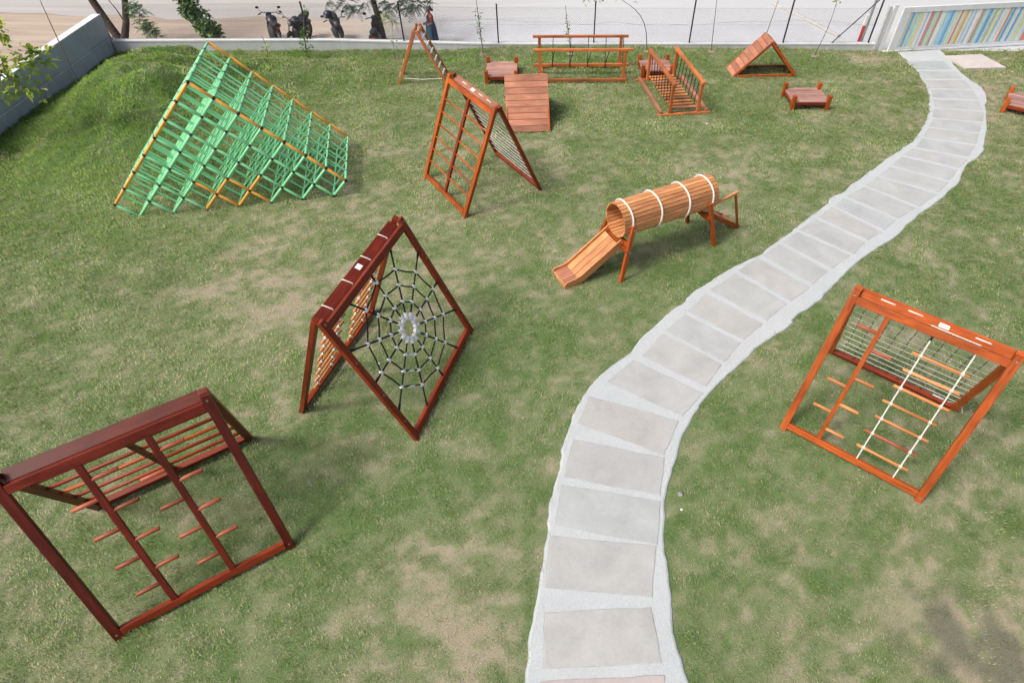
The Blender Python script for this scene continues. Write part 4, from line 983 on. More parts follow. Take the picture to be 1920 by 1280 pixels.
LF_YELLOW = leaf_mat('yellow_green_leaf', (0.14, 0.25, 0.03), (0.30, 0.40, 0.055), (0.48, 0.50, 0.09))
LF_FEATHER = leaf_mat('feathery_leaf', (0.06, 0.15, 0.045), (0.12, 0.24, 0.075), (0.20, 0.33, 0.11))
def leaf(mb, p, d, ln, wd, rnd):
    d = d.normalized(); s = d.cross(Vector((0, 0, 1)))
    if s.length < 0.1: s = Vector((1, 0, 0))
    s.normalize(); roll = rnd.uniform(-0.9, 0.9); nrm = s.cross(d); s = (s*math.cos(roll) + nrm*math.sin(roll)).normalized()
    m_ = p + d*ln*0.5 + Vector((0, 0, 0.06*ln)); e = p + d*ln - Vector((0, 0, 0.12*ln))
    mb.add([p, p + d*ln*0.3 + s*wd*0.5, m_ + d*ln*0.1 + s*wd*0.42, e, m_ + d*ln*0.1 - s*wd*0.42, p + d*ln*0.3 - s*wd*0.5], [(0, 1, 2, 3), (0, 3, 4, 5)])
def clump(mb, c, rad, n, ln, wd, rnd, flat=1.0):
    for _ in range(n):
        v = Vector((rnd.gauss(0, 1), rnd.gauss(0, 1), rnd.gauss(0, 1))).normalized() * rad * rnd.random()**0.45
        v.z *= flat; d = (v.normalized()*0.7 + Vector((rnd.uniform(-1, 1), rnd.uniform(-1, 1), rnd.uniform(-0.7, 0.5))))
        leaf(mb, Vector(c) + v, d, ln*rnd.uniform(0.6, 1.2), wd*rnd.uniform(0.7, 1.2), rnd)
def frond(mb, p, d, ln, rnd, n=11, lw=0.03, ll=0.10):
    """a feathery compound leaf: leaflets in pairs along a drooping stalk"""
    d = d.normalized(); s = d.cross(Vector((0, 0, 1))); s = s.normalized() if s.length > 0.1 else Vector((1, 0, 0))
    pts = [p + d*ln*q - Vector((0, 0, 0.35*ln*q*q)) for q in np.linspace(0, 1, n)]
    mb.path(pts, 0.004, n=3)
    for i, q in enumerate(pts[1:]):
        k = ll*(1 - 0.5*i/n)
        for sg in (1, -1): leaf(mb, q, s*sg + d*0.5 - Vector((0, 0, 0.25)), k, lw, rnd)
def stick_path(base, top, bend, n=8):
    base, top, bend = Vector(base), Vector(top), Vector(bend)
    return [base.lerp(top, q) + bend*math.sin(PI*q) for q in np.linspace(0, 1, n)]

def sapling(label, base, top, bend, r, leaves, lm, rnd_seed, ln=0.10, wd=0.05, soil=True, name='sapling', stemmat=None):
    """leaves: list of (height fraction, spread, count)"""
    rnd = random.Random(rnd_seed); b0 = Vector((base[0], base[1], float(lawn_h(base[0], base[1]))-0.02 if base[1] < WALL_Y(base[0]) else -0.05))
    th = thing(name, label, 'sapling', b0)
    top = Vector(top) - b0; pts = stick_path((0, 0, 0), top, bend)
    mb = MB(); mb.path(pts, [r*(1-0.6*i/7) for i in range(8)], n=6); mb.build('stem', stemmat or M_STEM, th)
    if leaves:
        mb = MB()
        for q, sp_, n in leaves:
            x = q*7; i = min(6, int(x)); c = pts[i].lerp(pts[i+1], x-i)
            clump(mb, c, sp_, n, ln, wd, rnd, 1.0)
        mb.build('foliage', lm, th)
    if soil:
        mb = MB(); rg = [[(rr*math.cos(t_)*(1+0.15*rnd.random()), rr*math.sin(t_)*(1+0.15*rnd.random()), z) for t_ in np.linspace(0, 2*PI, 13)[:-1]] for rr, z in ((0.17, 0.0), (0.12, 0.03), (0.05, 0.035))]
        mb.loft(rg); mb.build('soil_ring', M_SOIL, th)
    return th
M_SOIL = plain('pale_soil', (0.20, 0.15, 0.11), (0.30, 0.24, 0.185), 12, 0.95, 0.5)
G_S = None
sapling('slender sapling with small leaves up its stem, behind the deck by the ramp', (-2.83, 24.1), (-2.98, 24.25, 2.3), (0.0, 0, 0), 0.022, [(0.25, 0.10, 10), (0.40, 0.16, 22), (0.52, 0.14, 18), (0.65, 0.13, 14)], LF_FEATHER, 3, 0.11, 0.045)
sapling('thin sapling with pale leaves, behind the swinging log bridge', (0.61, 24.15), (0.36, 24.25, 1.75), (0, 0, 0), 0.020, [(0.30, 0.10, 10), (0.45, 0.13, 18), (0.6, 0.11, 12), (0.75, 0.08, 6)], LF_FEATHER, 4, 0.10, 0.045)
th = sapling('bare sapling bent over in an arc with yellow leaves at its tip', (3.6, 24.3), (2.45, 24.45, 1.90), (0.30, 0, 0.22), 0.020, [], LF_YELLOW, 5)
mb = MB(); rnd = random.Random(9)
for c, n in (((-1.35, 0.15, 1.92), 16), ((-1.9, 0.2, 1.88), 14), ((-2.45, 0.25, 1.75), 14), ((-2.3, 0.2, 1.9), 12), ((-0.72, 0.15, 1.80), 5)): clump(mb, c, 0.20, n, 0.15, 0.06, rnd)
mb.path([(-1.15, 0.15, 1.92), (-1.7, 0.2, 1.96), (-2.4, 0.2, 1.85)], [0.012, 0.009, 0.005], n=5); mb.build('foliage', LF_YELLOW, th)
sapling('bare upright stick sapling left of the planked tent', (6.15, 24.35), (6.0, 24.5, 2.3), (0, 0, 0), 0.017, [], None, 6)
sapling('bare leaning stick sapling rising behind the planked tent', (8.1, 24.4), (8.40, 24.55, 2.3), (0, 0, 0), 0.017, [], None, 7, soil=False)
sapling('kinked stick sapling with one yellow green tuft, right of the planked tent', (10.2, 24.2), (10.48, 24.4, 2.2), (0.10, 0, 0), 0.017, [(0.88, 0.13, 12)], LF_YELLOW, 8, 0.14, 0.07)
sapling('short leafy bush sapling growing in a soil ring against the wall', (-9.47, 23.3), (-9.2, 23.6, 1.75), (-0.08, 0, 0), 0.026, [(0.12, 0.2, 20), (0.25, 0.24, 40), (0.38, 0.22, 44), (0.50, 0.17, 30), (0.62, 0.12, 12), (0.97, 0.16, 10)], LF_BROAD, 10, 0.12, 0.055)
sapling('little sapling with a few yellow leaves, right of the lattice climber', (-10.9, 22.9), (-10.95, 23.3, 0.9), (0.1, 0, 0), 0.024, [(0.45, 0.15, 7), (0.6, 0.10, 5), (0.2, 0.12, 4)], LF_YELLOW, 11, 0.15, 0.06)
sapling('tiny thin sapling in a round soil ring beside the bead climber', (-6.2, 23.5), (-6.15, 23.7, 0.85), (0, 0, 0), 0.014, [(0.85, 0.2, 24), (0.55, 0.22, 8)], LF_FEATHER, 12, 0.09, 0.035)
sapling('long bare stick leaning beside the tall side wall', (-16.55, 20.4), (-16.5, 20.85, 3.2), (0.0, 0, 0), 0.020, [], None, 13, soil=False)
sapling('short bare stick at the corner where the two walls meet', (-17.0, 23.6), (-17.0, 23.95, 1.5), (0, 0, 0), 0.016, [], None, 14, soil=False)

def left_tree():
    rnd = random.Random(21); b0 = Vector((-16.45, 15.9, float(lawn_h(-16.45, 15.9))-0.03))
    th = thing('young_tree', 'young tree by the side wall with bright yellow green leaves', 'tree', b0)
    mb = MB(); mb.path(stick_path((0, 0, 0), (0.3, 0.1, 3.6), (0.05, 0, 0)), [0.05-0.004*i for i in range(8)], n=8)
    tips = [(2.55, 0.0, 2.92), (2.95, 0.1, 2.80), (1.95, 0, 2.55), (1.6, 0, 2.75), (2.2, 0, 2.15), (2.45, -0.1, 3.55), (1.5, 0, 1.95), (1.2, 0.2, 3.2), (0.2, 0, 4.2), (-0.8, 0.3, 3.9), (0.3, 1.0, 3.9), (0.4, -1.0, 3.7)]
    for tp in tips: mb.path(stick_path((0.15, 0.05, 1.6 + 0.3*rnd.random()), tp, (0, 0, 0.15)), [0.022-0.0022*i for i in range(8)], n=5)
    mb.build('trunk', M_STEM, th)
    mb = MB()
    for tp in tips:
        clump(mb, tp, 0.30, 34, 0.20, 0.12, rnd); clump(mb, Vector(tp)*0.88 + Vector((0.05, 0, 0.25)), 0.22, 14, 0.18, 0.11, rnd)
    for tp in ((2.75, 0, 2.35), (2.3, 0.1, 1.75), (1.9, 0, 2.1)): clump(mb, tp, 0.16, 7, 0.16, 0.10, rnd)
    mb.build('crown', LF_YELLOW, th)
    mb = MB(); rg = [[(rr*math.cos(t_), rr*math.sin(t_), z) for t_ in np.linspace(0, 2*PI, 13)[:-1]] for rr, z in ((0.38, 0.0), (0.28, 0.05), (0.1, 0.06))]
    mb.loft(rg); mb.build('soil_ring', M_SOIL, th)
left_tree()
def forked_tree():
    rnd = random.Random(31)
    th = thing('forked_tree', 'dark tree forking from the ground behind the wall corner', 'tree', (-17.75, 25.35, OUT_Z(-17)))
    mb = MB()
    mb.path([(0, 0, 0), (-0.10, 0.1, 0.35), (-0.38, 0.3, 0.9), (-0.75, 0.6, 1.6), (-1.0, 0.8, 2.6), (-1.1, 1.0, 3.8)], [0.20, 0.17, 0.15, 0.14, 0.12, 0.08], n=10)
    mb.path([(0.02, 0, 0), (0.12, 0.1, 0.4), (0.30, 0.4, 0.9), (0.42, 0.7, 1.5), (0.75, 0.9, 2.5), (1.2, 1.2, 3.6)], [0.18, 0.15, 0.125, 0.115, 0.10, 0.06], n=10)
    mb.path([(0.25, 0.4, 0.95), (0.1, 0.5, 1.35), (-0.15, 0.6, 1.8)], [0.03, 0.02, 0.012], n=5)
    mb.path([(0.35, 0.6, 1.3), (0.9, 0.5, 1.45), (1.3, 0.45, 1.2)], [0.03, 0.02, 0.01], n=5)
    mb.build('trunk', M_BARK, th)
    mb = MB()
    for _ in range(46):
        c = Vector((rnd.uniform(-2.2, 2.4), rnd.uniform(-0.2, 2.4), rnd.uniform(2.9, 5.0))); clump(mb, c, 0.45, 40, 0.16, 0.06, rnd)
    mb.build('crown', LF_FEATHER, th)
    sh = thing('feathery_shrub', 'feathery green shrub hanging over the low wall beside the forked tree', 'shrub', (-16.45, 25.4, OUT_Z(-16)))
    mb = MB(); mb.path([(0, 0, 0), (-0.05, 0, 0.5), (-0.1, 0.1, 1.3)], [0.03, 0.02, 0.01], n=5); mb.path([(0, 0, 0.2), (0.2, 0, 0.5), (0.35, 0, 0.75)], [0.02, 0.015, 0.01], n=5); mb.build('stem', M_STEM, sh)
    mb = MB()
    for c, n in (((-0.10, 0.1, 1.45), 22), ((-0.25, 0.1, 1.7), 12), ((-0.02, 0, 1.1), 18), ((0.10, -0.1, 0.85), 34), ((0.2, -0.1, 0.65), 26), ((-0.35, 0.1, 1.3), 10)):
        for _ in range(n): frond(mb, Vector(c) + Vector((rnd.gauss(0, .10), rnd.gauss(0, .08), rnd.gauss(0, .08))), Vector((rnd.uniform(-1, 1), rnd.uniform(-1, 1), rnd.uniform(-.2, .7))), 0.32, rnd, 9, 0.030, 0.10)
    mb.build('foliage', LF_FEATHER, sh)
forked_tree()
def broad_shrub():
    rnd = random.Random(41)
    th = thing('broad_leaf_shrub', 'bushy broad leaved shrub leaning over the wall behind the lattice climber', 'shrub', (-14.05, 25.3, OUT_Z(-14)))
    mb = MB()
    cs = [(-0.42, 0.2, 1.75, .30), (-0.35, 0.2, 1.45, .30), (-0.15, 0.15, 1.2, .32), (0.02, 0.1, 1.0, .30), (0.15, 0, 0.75, .30), (0.25, -0.05, 0.5, .26), (0.22, -0.1, 0.3, .2), (-0.2, 0.2, 0.85, .22), (-0.55, 0.25, 2.1, .3), (-0.3, 0.3, 2.4, .35), (0.35, 0, 0.85, .15), (-0.62, 0.2, 1.45, .18)]
    for c in cs: clump(mb, c[:3], c[3]*1.2, 110, 0.19, 0.14, rnd)
    mb.build('foliage', LF_BROAD, th)
    mb = MB()
    for c in cs: mb.path(stick_path((0, 0, 0), c[:3], (0.05, 0, 0)), [0.03-0.003*i for i in range(8)], n=5)
    mb.build('stem', M_BARK, th)
broad_shrub()
def roadside_tree():
    rnd = random.Random(51)
    th = thing('roadside_tree', 'dark trunked roadside tree with drooping feathery leaves above the scooter', 'tree', (-7.3, 26.5, OUT_Z(-7)))
    mb = MB(); mb.path([(0, 0, 0), (-0.03, 0, 0.8), (-0.12, 0, 1.5), (-0.2, 0.1, 2.4), (-0.1, 0.2, 3.4)], [0.14, 0.12, 0.115, 0.10, 0.07], n=9)
    for tp in ((-1.1, -0.3, 1.8), (0.7, -0.4, 1.75), (1.7, -0.4, 1.75), (-0.6, -0.5, 2.0), (1.2, 0.5, 2.6), (-1.2, 0.6, 2.7)): mb.path(stick_path((-0.15, 0, 1.6), tp, (0, 0, 0.2)), [0.03-0.003*i for i in range(8)], n=5)
    mb.build('trunk', M_BARK, th)
    mb = MB(); lo = MB()
    for c, n in (((-1.75, -0.4, 1.62), 5), ((-1.1, -0.4, 1.55), 12), ((-0.75, -0.5, 1.45), 10), ((-0.3, -0.4, 1.6), 8), ((0.5, -0.5, 1.50), 14), ((1.0, -0.5, 1.55), 14), ((1.45, -0.5, 1.52), 14), ((1.85, -0.45, 1.62), 12), ((1.25, -0.4, 1.75), 12), ((2.2, -0.4, 1.72), 6)):
        for _ in range(n): frond(mb, Vector(c) + Vector((rnd.gauss(0, .14), rnd.gauss(0, .14), rnd.gauss(0, .08)+0.05)), Vector((rnd.uniform(-1, 1), rnd.uniform(-1, .6), rnd.uniform(-.7, .3))), 0.42, rnd, 9, 0.035, 0.14)
    for _ in range(40):
        c = Vector((rnd.uniform(-2, 2.2), rnd.uniform(-0.5, 2.2), rnd.uniform(2.4, 4.2))); clump(mb, c, 0.45, 32, 0.17, 0.06, rnd)
    mb.build('crown', LF_DARK, th)
    for c, n in (((0.45, -0.55, 1.25), 9), ((0.62, -0.6, 1.05), 7)):
        for _ in range(n): frond(lo, Vector(c) + Vector((rnd.gauss(0, .10), rnd.gauss(0, .1), rnd.gauss(0, .08))), Vector((rnd.uniform(-1, 1), rnd.uniform(-1, .6), rnd.uniform(-.9, .2))), 0.34, rnd, 8, 0.03, 0.11)
    lo.build('young_leaves', LF_YELLOW, th)
roadside_tree()

# ------------------------------------------------------------------ motorbikes and scooter
M_TYRE = plain('tyre_rubber', (0.008, 0.008, 0.009), (0.02, 0.02, 0.02), 30, 0.8, 0.2)
M_BIKE = plain('black_bike_paint', (0.004, 0.004, 0.009), (0.009, 0.009, 0.017), 4, 0.4, 0.0, coat=0.12)
M_SEAT = plain('black_seat', (0.008, 0.008, 0.009), (0.018, 0.017, 0.018), 20, 0.6, 0.1)
M_CHROME = plain('chrome', (0.10, 0.10, 0.11), (0.17, 0.17, 0.18), 8, 0.4, 0.0, metal=0.8)
M_LENS = plain('lamp_lens', (0.16, 0.165, 0.18), (0.25, 0.255, 0.27), 8, 0.15, 0.0)
M_REDL = plain('red_lens', (0.4, 0.02, 0.02), (0.5, 0.03, 0.02), 8, 0.25, 0.0)
def torus(mb, c, R_, r, n=20, k=8):
    mb.path([(c[0] + R_*math.cos(t_), c[1], c[2] + R_*math.sin(t_)) for t_ in np.linspace(0, 2*PI, n+1)[:-1]], r, n=k, closed=True)
def ellrings(spec, n=12):
    """spec: (x, z centre, half width y, half height z)"""
    return [[(x, w*math.cos(t_), z + h*math.sin(t_)) for t_ in np.linspace(0, 2*PI, n+1)[:-1]] for x, z, w, h in spec]
def motorbike(label, loc, rz, roll):
    th = thing('motorbike', label, 'motorbike', (*loc, OUT_Z(loc[0])), rz, 'motorbikes parked behind the wall'); th.rotation_euler = (roll, 0, rz)
    for x in (0.66, -0.64):
        mb = MB(); torus(mb, (0, 0, 0), 0.26, 0.055); w = mb.build('wheel', M_TYRE, th); w.location = (x, 0, 0.31)
        mb = MB(); mb.cyl((0, -0.05, 0), (0, 0.05, 0), 0.05, n=10); torus(mb, (0, 0, 0), 0.215, 0.018)
        for k in range(5):
            a = 2*PI*k/5; mb.cyl((0, 0, 0), (0.21*math.cos(a), 0, 0.21*math.sin(a)), 0.014, n=5)
        mb.build('rim', M_CHROME, w)
    mb = MB(); mb.loft(ellrings([(0.30, 0.80, 0.05, 0.05), (0.26, 0.84, 0.17, 0.14), (0.05, 0.86, 0.20, 0.16), (-0.12, 0.80, 0.15, 0.10), (-0.18, 0.77, 0.06, 0.04)])); mb.build('tank', M_BIKE, th)
    mb = MB(); mb.loft(ellrings([(-0.12, 0.78, 0.13, 0.07), (-0.3, 0.78, 0.18, 0.09), (-0.6, 0.84, 0.17, 0.10), (-0.82, 0.90, 0.09, 0.05)])); mb.build('seat', M_SEAT, th)
    mb = MB(); mb.loft(ellrings([(0.26, 0.44, 0.10, 0.14), (0.17, 0.46, 0.19, 0.24), (-0.3, 0.47, 0.20, 0.24), (-0.5, 0.50, 0.12, 0.14)]));
    for k in range(5): mb.box(-0.06, 0.16, -0.15, 0.15, 0.46+0.035*k, 0.475+0.035*k)
    mb.build('engine', plain('engine_grey', (0.012, 0.012, 0.015), (0.035, 0.035, 0.04), 12, 0.6, 0.1, metal=0.0) if 'engine_grey' not in bpy.data.materials else bpy.data.materials['engine_grey'], th)
    mb = MB(); mb.path([(0.42, 0, 0.88), (0.2, 0, 0.62), (0.05, 0, 0.3), (-0.25, 0, 0.3), (-0.62, 0, 0.32)], 0.03, n=6); mb.path([(0.4, 0, 0.84), (-0.2, 0, 0.68), (-0.75, 0, 0.78)], 0.026, n=6)
    for sy in (-0.075, 0.075): mb.cyl((0.66, sy, 0.31), (0.42, sy, 0.98), 0.022, n=6); mb.cyl((-0.62, sy*1.5, 0.34), (-0.42, sy*1.5, 0.74), 0.022, n=6)
    mb.build('chassis', M_BLKMETAL, th)
    for x, z in ((0.68, 0.60), (-0.70, 0.62)):
        mb = MB(); mb.path([(x + 0.31*math.cos(t_)*0.99, 0, 0.31 + 0.33*math.sin(t_)) for t_ in np.linspace(R(35), R(140), 8)], 0.05, n=6); mb.build('mudguard', M_BIKE, th)
    mb = MB(); mb.path([(0.28, 0.36, 0.98), (0.34, 0.26, 1.03), (0.40, 0.08, 1.0), (0.40, -0.08, 1.0), (0.34, -0.26, 1.03), (0.28, -0.36, 0.98)], 0.014, n=6)
    for sy in (-1, 1): mb.cyl((0.30, sy*0.30, 1.0), (0.26, sy*0.40, 0.975), 0.02, n=6)
    hb = mb.build('handlebar', M_BLKMETAL, th)
    for sy in (-1, 1):
        mb = MB(); mb.cyl((0.32, sy*0.27, 1.02), (0.36, sy*0.36, 1.17), 0.007, n=5); mb.ball((0.36, sy*0.38, 1.19), 0.055, 8, 5, sc=(0.35, 1.2, 0.75)); mb.build('mirror', M_BLACK, hb)
    mb = MB(); mb.ball((0.50, 0, 0.90), 0.10, 12, 7, sc=(0.7, 1, 1)); hl = mb.build('headlight', M_BLACK, th)
    mb = MB(); mb.ball((0.545, 0, 0.90), 0.075, 12, 7, sc=(0.45, 1, 1)); mb.build('lens', M_LENS, hl)
    mb = MB(); mb.box(-0.86, -0.80, -0.06, 0.06, 0.78, 0.85); mb.build('tail_light', M_REDL, th)
    mb = MB(); mb.path([(0.1, -0.15, 0.3), (-0.2, -0.17, 0.26), (-0.75, -0.19, 0.36)], [0.025, 0.03, 0.05], n=8); mb.build('exhaust', M_CHROME, th)
    return th
bike = motorbike('black motorbike with its handlebar turned left, leftmost behind the wall', (-11.75, 26.05), R(122), R(8))
b2 = copy_tree(bike); b2.location = (-10.72, 26.15, OUT_Z(-10)); b2.rotation_euler = (R(-6), 0, R(-100)); b2['label'] = 'black motorbike facing the wall behind the short bushy sapling'
b3 = copy_tree(bike); b3.location = (-8.98, 26.15, OUT_Z(-9)); b3.rotation_euler = (R(6), 0, R(-68)); b2.scale = b3.scale = bike.scale = (1.1, 1.1, 1.1); b3['label'] = 'black motorbike with a helmet hung on its mirror'
def scooter():
    th = thing('scooter', 'black scooter seen from the back at the roadside trunk', 'scooter', (-7.42, 26.05, OUT_Z(-7)), R(96)); th.rotation_euler = (R(-3), 0, R(96))
    for x in (0.58, -0.56):
        mb = MB(); torus(mb, (0, 0, 0), 0.18, 0.055, 18, 8); w = mb.build('wheel', M_TYRE, th); w.location = (x, 0, 0.235)
        mb = MB(); mb.cyl((0, -0.04, 0), (0, 0.04, 0), 0.13, n=12); mb.build('rim', M_CHROME, w)
    mb = MB(); mb.loft(ellrings([(-0.80, 0.55, 0.12, 0.10), (-0.65, 0.52, 0.22, 0.20), (-0.3, 0.48, 0.22, 0.22), (-0.1, 0.40, 0.17, 0.14)])); mb.loft(ellrings([(-0.1, 0.30, 0.17, 0.05), (0.3, 0.28, 0.17, 0.05)]))
    mb.loft([[(0.34 + 0.16*q, w*math.cos(t_), z + 0.0) if False else (0.30 + 0.10*(1-q) + 0.05*math.sin(t_), w*math.cos(t_), z) for t_ in np.linspace(0, 2*PI, 11)[:-1]] for q, z, w in ((0, 0.28, 0.17), (0.4, 0.55, 0.20), (0.8, 0.80, 0.17), (1, 0.92, 0.08))]); mb.build('body', M_BIKE, th)
    mb = MB(); mb.loft(ellrings([(-0.82, 0.74, 0.08, 0.03), (-0.6, 0.74, 0.15, 0.06), (-0.25, 0.72, 0.14, 0.06), (-0.05, 0.70, 0.08, 0.03)])); mb.build('seat', M_SEAT, th)
    mb = MB(); mb.path([(0.22, 0.34, 0.98), (0.30, 0.15, 1.0), (0.30, -0.15, 1.0), (0.22, -0.34, 0.98)], 0.017, n=6); mb.ball((0.33, 0, 0.98), 0.12, 10, 6, sc=(0.8, 1, 0.9)); hb = mb.build('handlebar', M_BLACK, th)
    for sy in (-1, 1):
        mb = MB(); mb.cyl((0.28, sy*0.24, 1.0), (0.28, sy*0.32, 1.16), 0.007, n=5); mb.ball((0.28, sy*0.33, 1.17), 0.07, 8, 5, sc=(0.3, 1.2, 0.9)); mb.build('mirror', M_BLACK, hb)
    mb = MB(); mb.box(-0.83, -0.79, -0.09, 0.09, 0.52, 0.60); mb.build('tail_light', M_REDL, th)
scooter()
def helmet():
    th = thing('helmet', 'shiny black motorcycle helmet hung on a bike mirror', 'helmet', (-9.2, 25.92, 0.84), R(-150))
    mb = MB(); rg = []
    for ph in np.linspace(0.05, 2.35, 9):
        r = 0.165*math.sin(ph); z = 0.165*math.cos(ph)
        rg.append([(r*1.15*math.cos(t_) , r*math.sin(t_), z) for t_ in np.linspace(0, 2*PI, 17)[:-1]])
    mb.loft(rg); mb.build('shell', M_BIKE, th)
    mb = MB(); vs = []
    for z in (0.045, -0.04):
        for t_ in np.linspace(-0.95, 0.95, 9): vs.append((0.195*math.cos(t_), 0.172*math.sin(t_), z))
    mb.add(vs, [(k, k+1, 10+k, 9+k) for k in range(8)]); mb.build('visor', M_LENS, th)
helmet()

# ------------------------------------------------------------------ person in red and blue behind the fence
def person():
    skin = plain('brown_skin', (0.10, 0.045, 0.028), (0.15, 0.07, 0.045), 8, 0.5, 0.05)
    th = thing('person', 'person in a dark red top and long blue skirt, hands held together in front', 'person', (-5.1, 25.95, OUT_Z(-5)), R(-155))
    # local: x forward (facing), y left, z up; one continuous body grown on a skeleton
    V = [(0, 0, .86), (0, 0, 1.02), (0, 0, 1.18), (0.0, 0, 1.27), (0.01, 0, 1.335), (0.025, 0, 1.40), (0.02, 0, 1.475), (0.005, 0, 1.53)]; Ed = [(i, i+1) for i in range(7)]
    Rd = [.125, .105, .115, .07, .045, .068, .082, .05]
    def chain(start, pts, rs):
        p = start
        for q, r in zip(pts, rs): V.append(q); Rd.append(r); Ed.append((p, len(V)-1)); p = len(V)-1
        return p
    for sy in (1, -1):
        el = chain(2, [(0, sy*.10, 1.23), (0, sy*.165, 1.21), (0.0, sy*.20, .98), (0.12, sy*.17, .90), (.215, sy*.075, .93)], [.06, .052, .042, .034, .025])
        wr = chain(el, [(.245, sy*.05, .935)], [.026])
        for k, (dz, ln) in enumerate(((.022, .055), (.008, .063), (-.006, .058), (-.019, .046))):
            chain(wr, [(.275, sy*.035, .935+dz), (.275+ln*.5, sy*.02, .93+dz), (.275+ln*.75, sy*(-.002), .915+dz)], [.010, .009, .007])
        chain(wr, [(.26, sy*.035, .965), (.29, sy*.02, .975)], [.011, .008])
        chain(0, [(0, sy*.085, .80), (0.01, sy*.09, .46), (-.01, sy*.09, .10), (.0, sy*.09, .045), (.11, sy*.10, .03)], [.095, .06, .042, .04, .03])
    chain(5, [(.098, 0, 1.415), (.112, 0, 1.40)], [.016, .012])                       # nose
    for sy in (1, -1): chain(5, [(0.02, sy*.078, 1.42)], [.016])                       # ears
    me = bpy.data.meshes.new('body'); me.from_pydata(V, Ed, []); me.update()
    o = link('body', me, th, skin); md = o.modifiers.new('skin', 'SKIN'); md.use_smooth_shade = True
    for sv, r in zip(me.skin_vertices[0].data, Rd): sv.radius = (r, r)
    me.skin_vertices[0].data[0].use_root = True
    sb = o.modifiers.new('sub', 'SUBSURF'); sb.levels = 1; sb.render_levels = 2
    mb = MB()
    for sy in (1, -1): mb.ball((.088, sy*.03, 1.432), .012, 8, 5)
    mb.build('eyes', M_BLACK, o)
    mb = MB(); mb.ball((.085, 0, 1.372), 0.016, 8, 5, sc=(0.5, 1.5, 0.5)); mb.build('mouth', plain('lip_brown', (0.14, 0.04, 0.035), (0.18, 0.05, 0.04), 8, 0.5, 0), o)
    hair = plain('black_hair', (0.006, 0.005, 0.005), (0.014, 0.012, 0.011), 40, 0.4, 0.2)
    mb = MB(); rg = []
    for ph in np.linspace(0.03, 1.75, 8):
        rg.append([(-0.012 + .105*math.sin(ph)*math.cos(t_) - (0.02 if ph > 1.1 else 0)*(math.cos(t_) > 0.2)*2.6, .098*math.sin(ph)*math.sin(t_), 1.455 + .105*math.cos(ph)) for t_ in np.linspace(0, 2*PI, 17)[:-1]])
    mb.loft(rg); mb.ball((-0.115, 0, 1.40), .055, 10, 6); mb.build('hair', hair, th)
    red = plain('dark_red_cloth', (0.17, 0.012, 0.016), (0.27, 0.022, 0.028), 20, 0.8, 0.2); blue = plain('navy_cloth', (0.012, 0.018, 0.055), (0.03, 0.045, 0.11), 14, 0.8, 0.3); teal = plain('teal_cloth', (0.008, 0.05, 0.085), (0.014, 0.075, 0.12), 14, 0.8, 0.3)
    mb = MB(); mb.loft([[(x + a*math.cos(t_), b_*math.sin(t_), z) for t_ in np.linspace(0, 2*PI, 21)[:-1]] for z, x, a, b_ in ((.86, 0, .15, .165), (.95, 0, .135, .15), (1.08, .01, .14, .16), (1.18, .005, .135, .18), (1.25, 0, .10, .15), (1.295, 0, .065, .075))], caps=False)
    for sy in (1, -1): mb.loft([[Vector(c) + Vector((r*math.cos(t_), 0, r*math.sin(t_)*0.9)) for t_ in np.linspace(0, 2*PI, 11)[:-1]] for c, r in (((0, sy*.12, 1.2), .075), ((0, sy*.19, 1.15), .068), ((0, sy*.215, 1.04), .058))], caps=False)
    mb.build('blouse', red, th)
    mb = MB(); rg = []
    for z, a, b_, fl in ((.985, .14, .155, 0), (.90, .165, .185, .01), (.75, .185, .20, .02), (.5, .20, .215, .03), (.25, .215, .235, .04), (.05, .23, .25, .05)):
        rg.append([((a + fl*math.sin(9*t_))*math.cos(t_), (b_ + fl*math.sin(9*t_))*math.sin(t_), z) for t_ in np.linspace(0, 2*PI, 55)[:-1]])
    mb.loft(rg, caps=False); mb.build('skirt', blue, th)
    mb = MB(); vs = []; fs = []
    for z, a in ((1.0, .175), (.8, .20), (.5, .235), (.2, .262), (.06, .285)):
        for t_ in np.linspace(-0.2, 1.4, 9): vs.append(((a+0.008*math.sin(20*t_))*math.cos(t_), (a+.02)*math.sin(t_), z))
    for j in range(4):
        for i in range(8): fs.append((9*j+i, 9*j+i+1, 9*j+10+i, 9*j+9+i))
    mb.add(vs, fs, 0, True); o2 = mb.build('drape', teal, th); sol = o2.modifiers.new('t', 'SOLIDIFY'); sol.thickness = 0.012
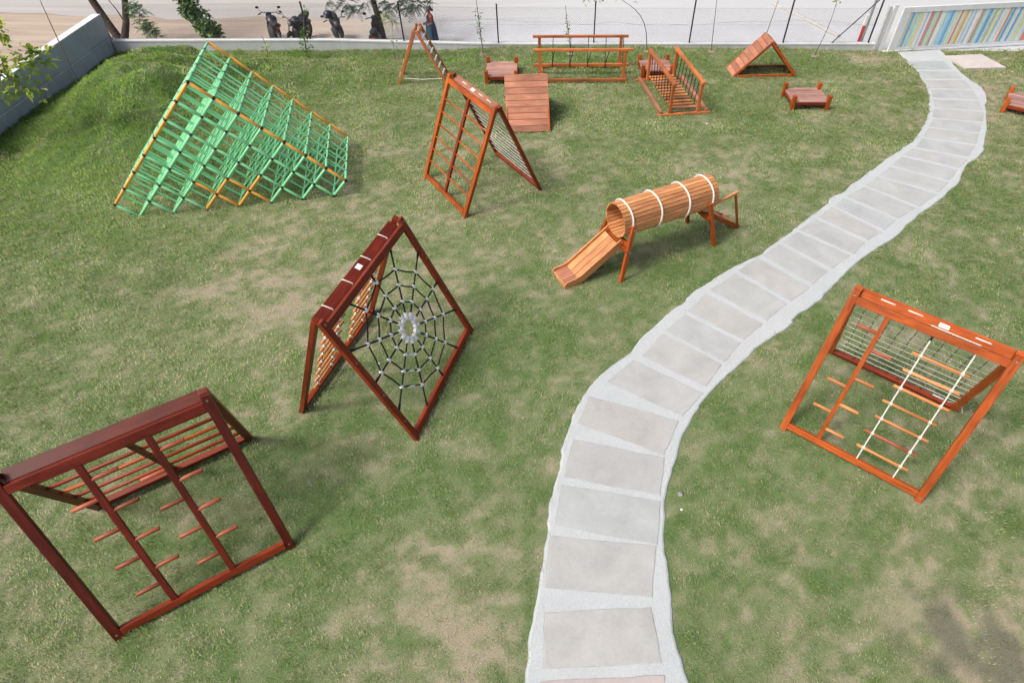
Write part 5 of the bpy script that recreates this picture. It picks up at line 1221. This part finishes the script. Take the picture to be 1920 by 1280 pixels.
    mb = MB(); vs = []; fs = []
    for q in np.linspace(0, 1, 9):
        p = Vector((0.155*math.sin(PI*q)**0.5*(1 if q < 0.9 else 1) + 0.0, 0.16 - 0.34*(1-q)*0 - 0.02, 0.98)).lerp(Vector((0.10, 0.10, 1.29)), q)
        for k in (-0.05, 0.0, 0.05): vs.append((0.165 - 0.05*q + 0.0*k, 0.02 + 0.09*q + k*(1-0.3*q), 0.97 + 0.31*q))
    for j in range(8):
        for i in range(2): fs.append((3*j+i, 3*j+i+1, 3*j+4+i, 3*j+3+i))
    mb.add(vs, fs, 0, True); o3 = mb.build('sash', blue, th); sol = o3.modifiers.new('t', 'SOLIDIFY'); sol.thickness = 0.012
person()

# ------------------------------------------------------------------ stones and litter lying about
def stone(label, loc, r, mat, seed, sc=(1, 1, 0.5)):
    rnd = random.Random(seed); mb = MB(); mb.ball((0, 0, 0), r, 9, 6, sc=sc)
    mb.v = [tuple(np.array(q)*(0.8+0.4*rnd.random())) for q in mb.v]
    o = mb.build('stone', mat); z = float(lawn_h(*loc)) if loc[1] < 24 else OUT_Z(loc[0])
    o.location = (*loc, z + r*sc[2]*0.5); tag(o, label, 'stone')
M_ST = plain('grey_stone', (0.20, 0.19, 0.18), (0.36, 0.34, 0.33), 9, 0.9, 0.4); M_STW = plain('white_stone', (0.6, 0.6, 0.58), (0.72, 0.72, 0.7), 9, 0.9, 0.3)
stone('small dark stone in the grass right of the path', (2.20, 5.0), 0.055, M_ST, 1)
stone('little white stone chip near the path edge, lower right of the web climber', (2.18, 4.72), 0.025, M_STW, 2)
stone('white stone chip under the rope web', (-3.55, 7.9), 0.03, M_STW, 3)
stone('white pebble in the grass before the rope railed bridge', (5.0, 18.5), 0.045, M_STW, 4)
stone('pale rock lying on the dirt behind the low wall', (-15.5, 26.0), 0.16, M_STW, 5, (1.3, 0.8, 0.5))
stone('dark rock on the dirt beside the leftmost motorbike', (-12.7, 26.2), 0.14, M_ST, 6, (1.3, 0.8, 0.5))
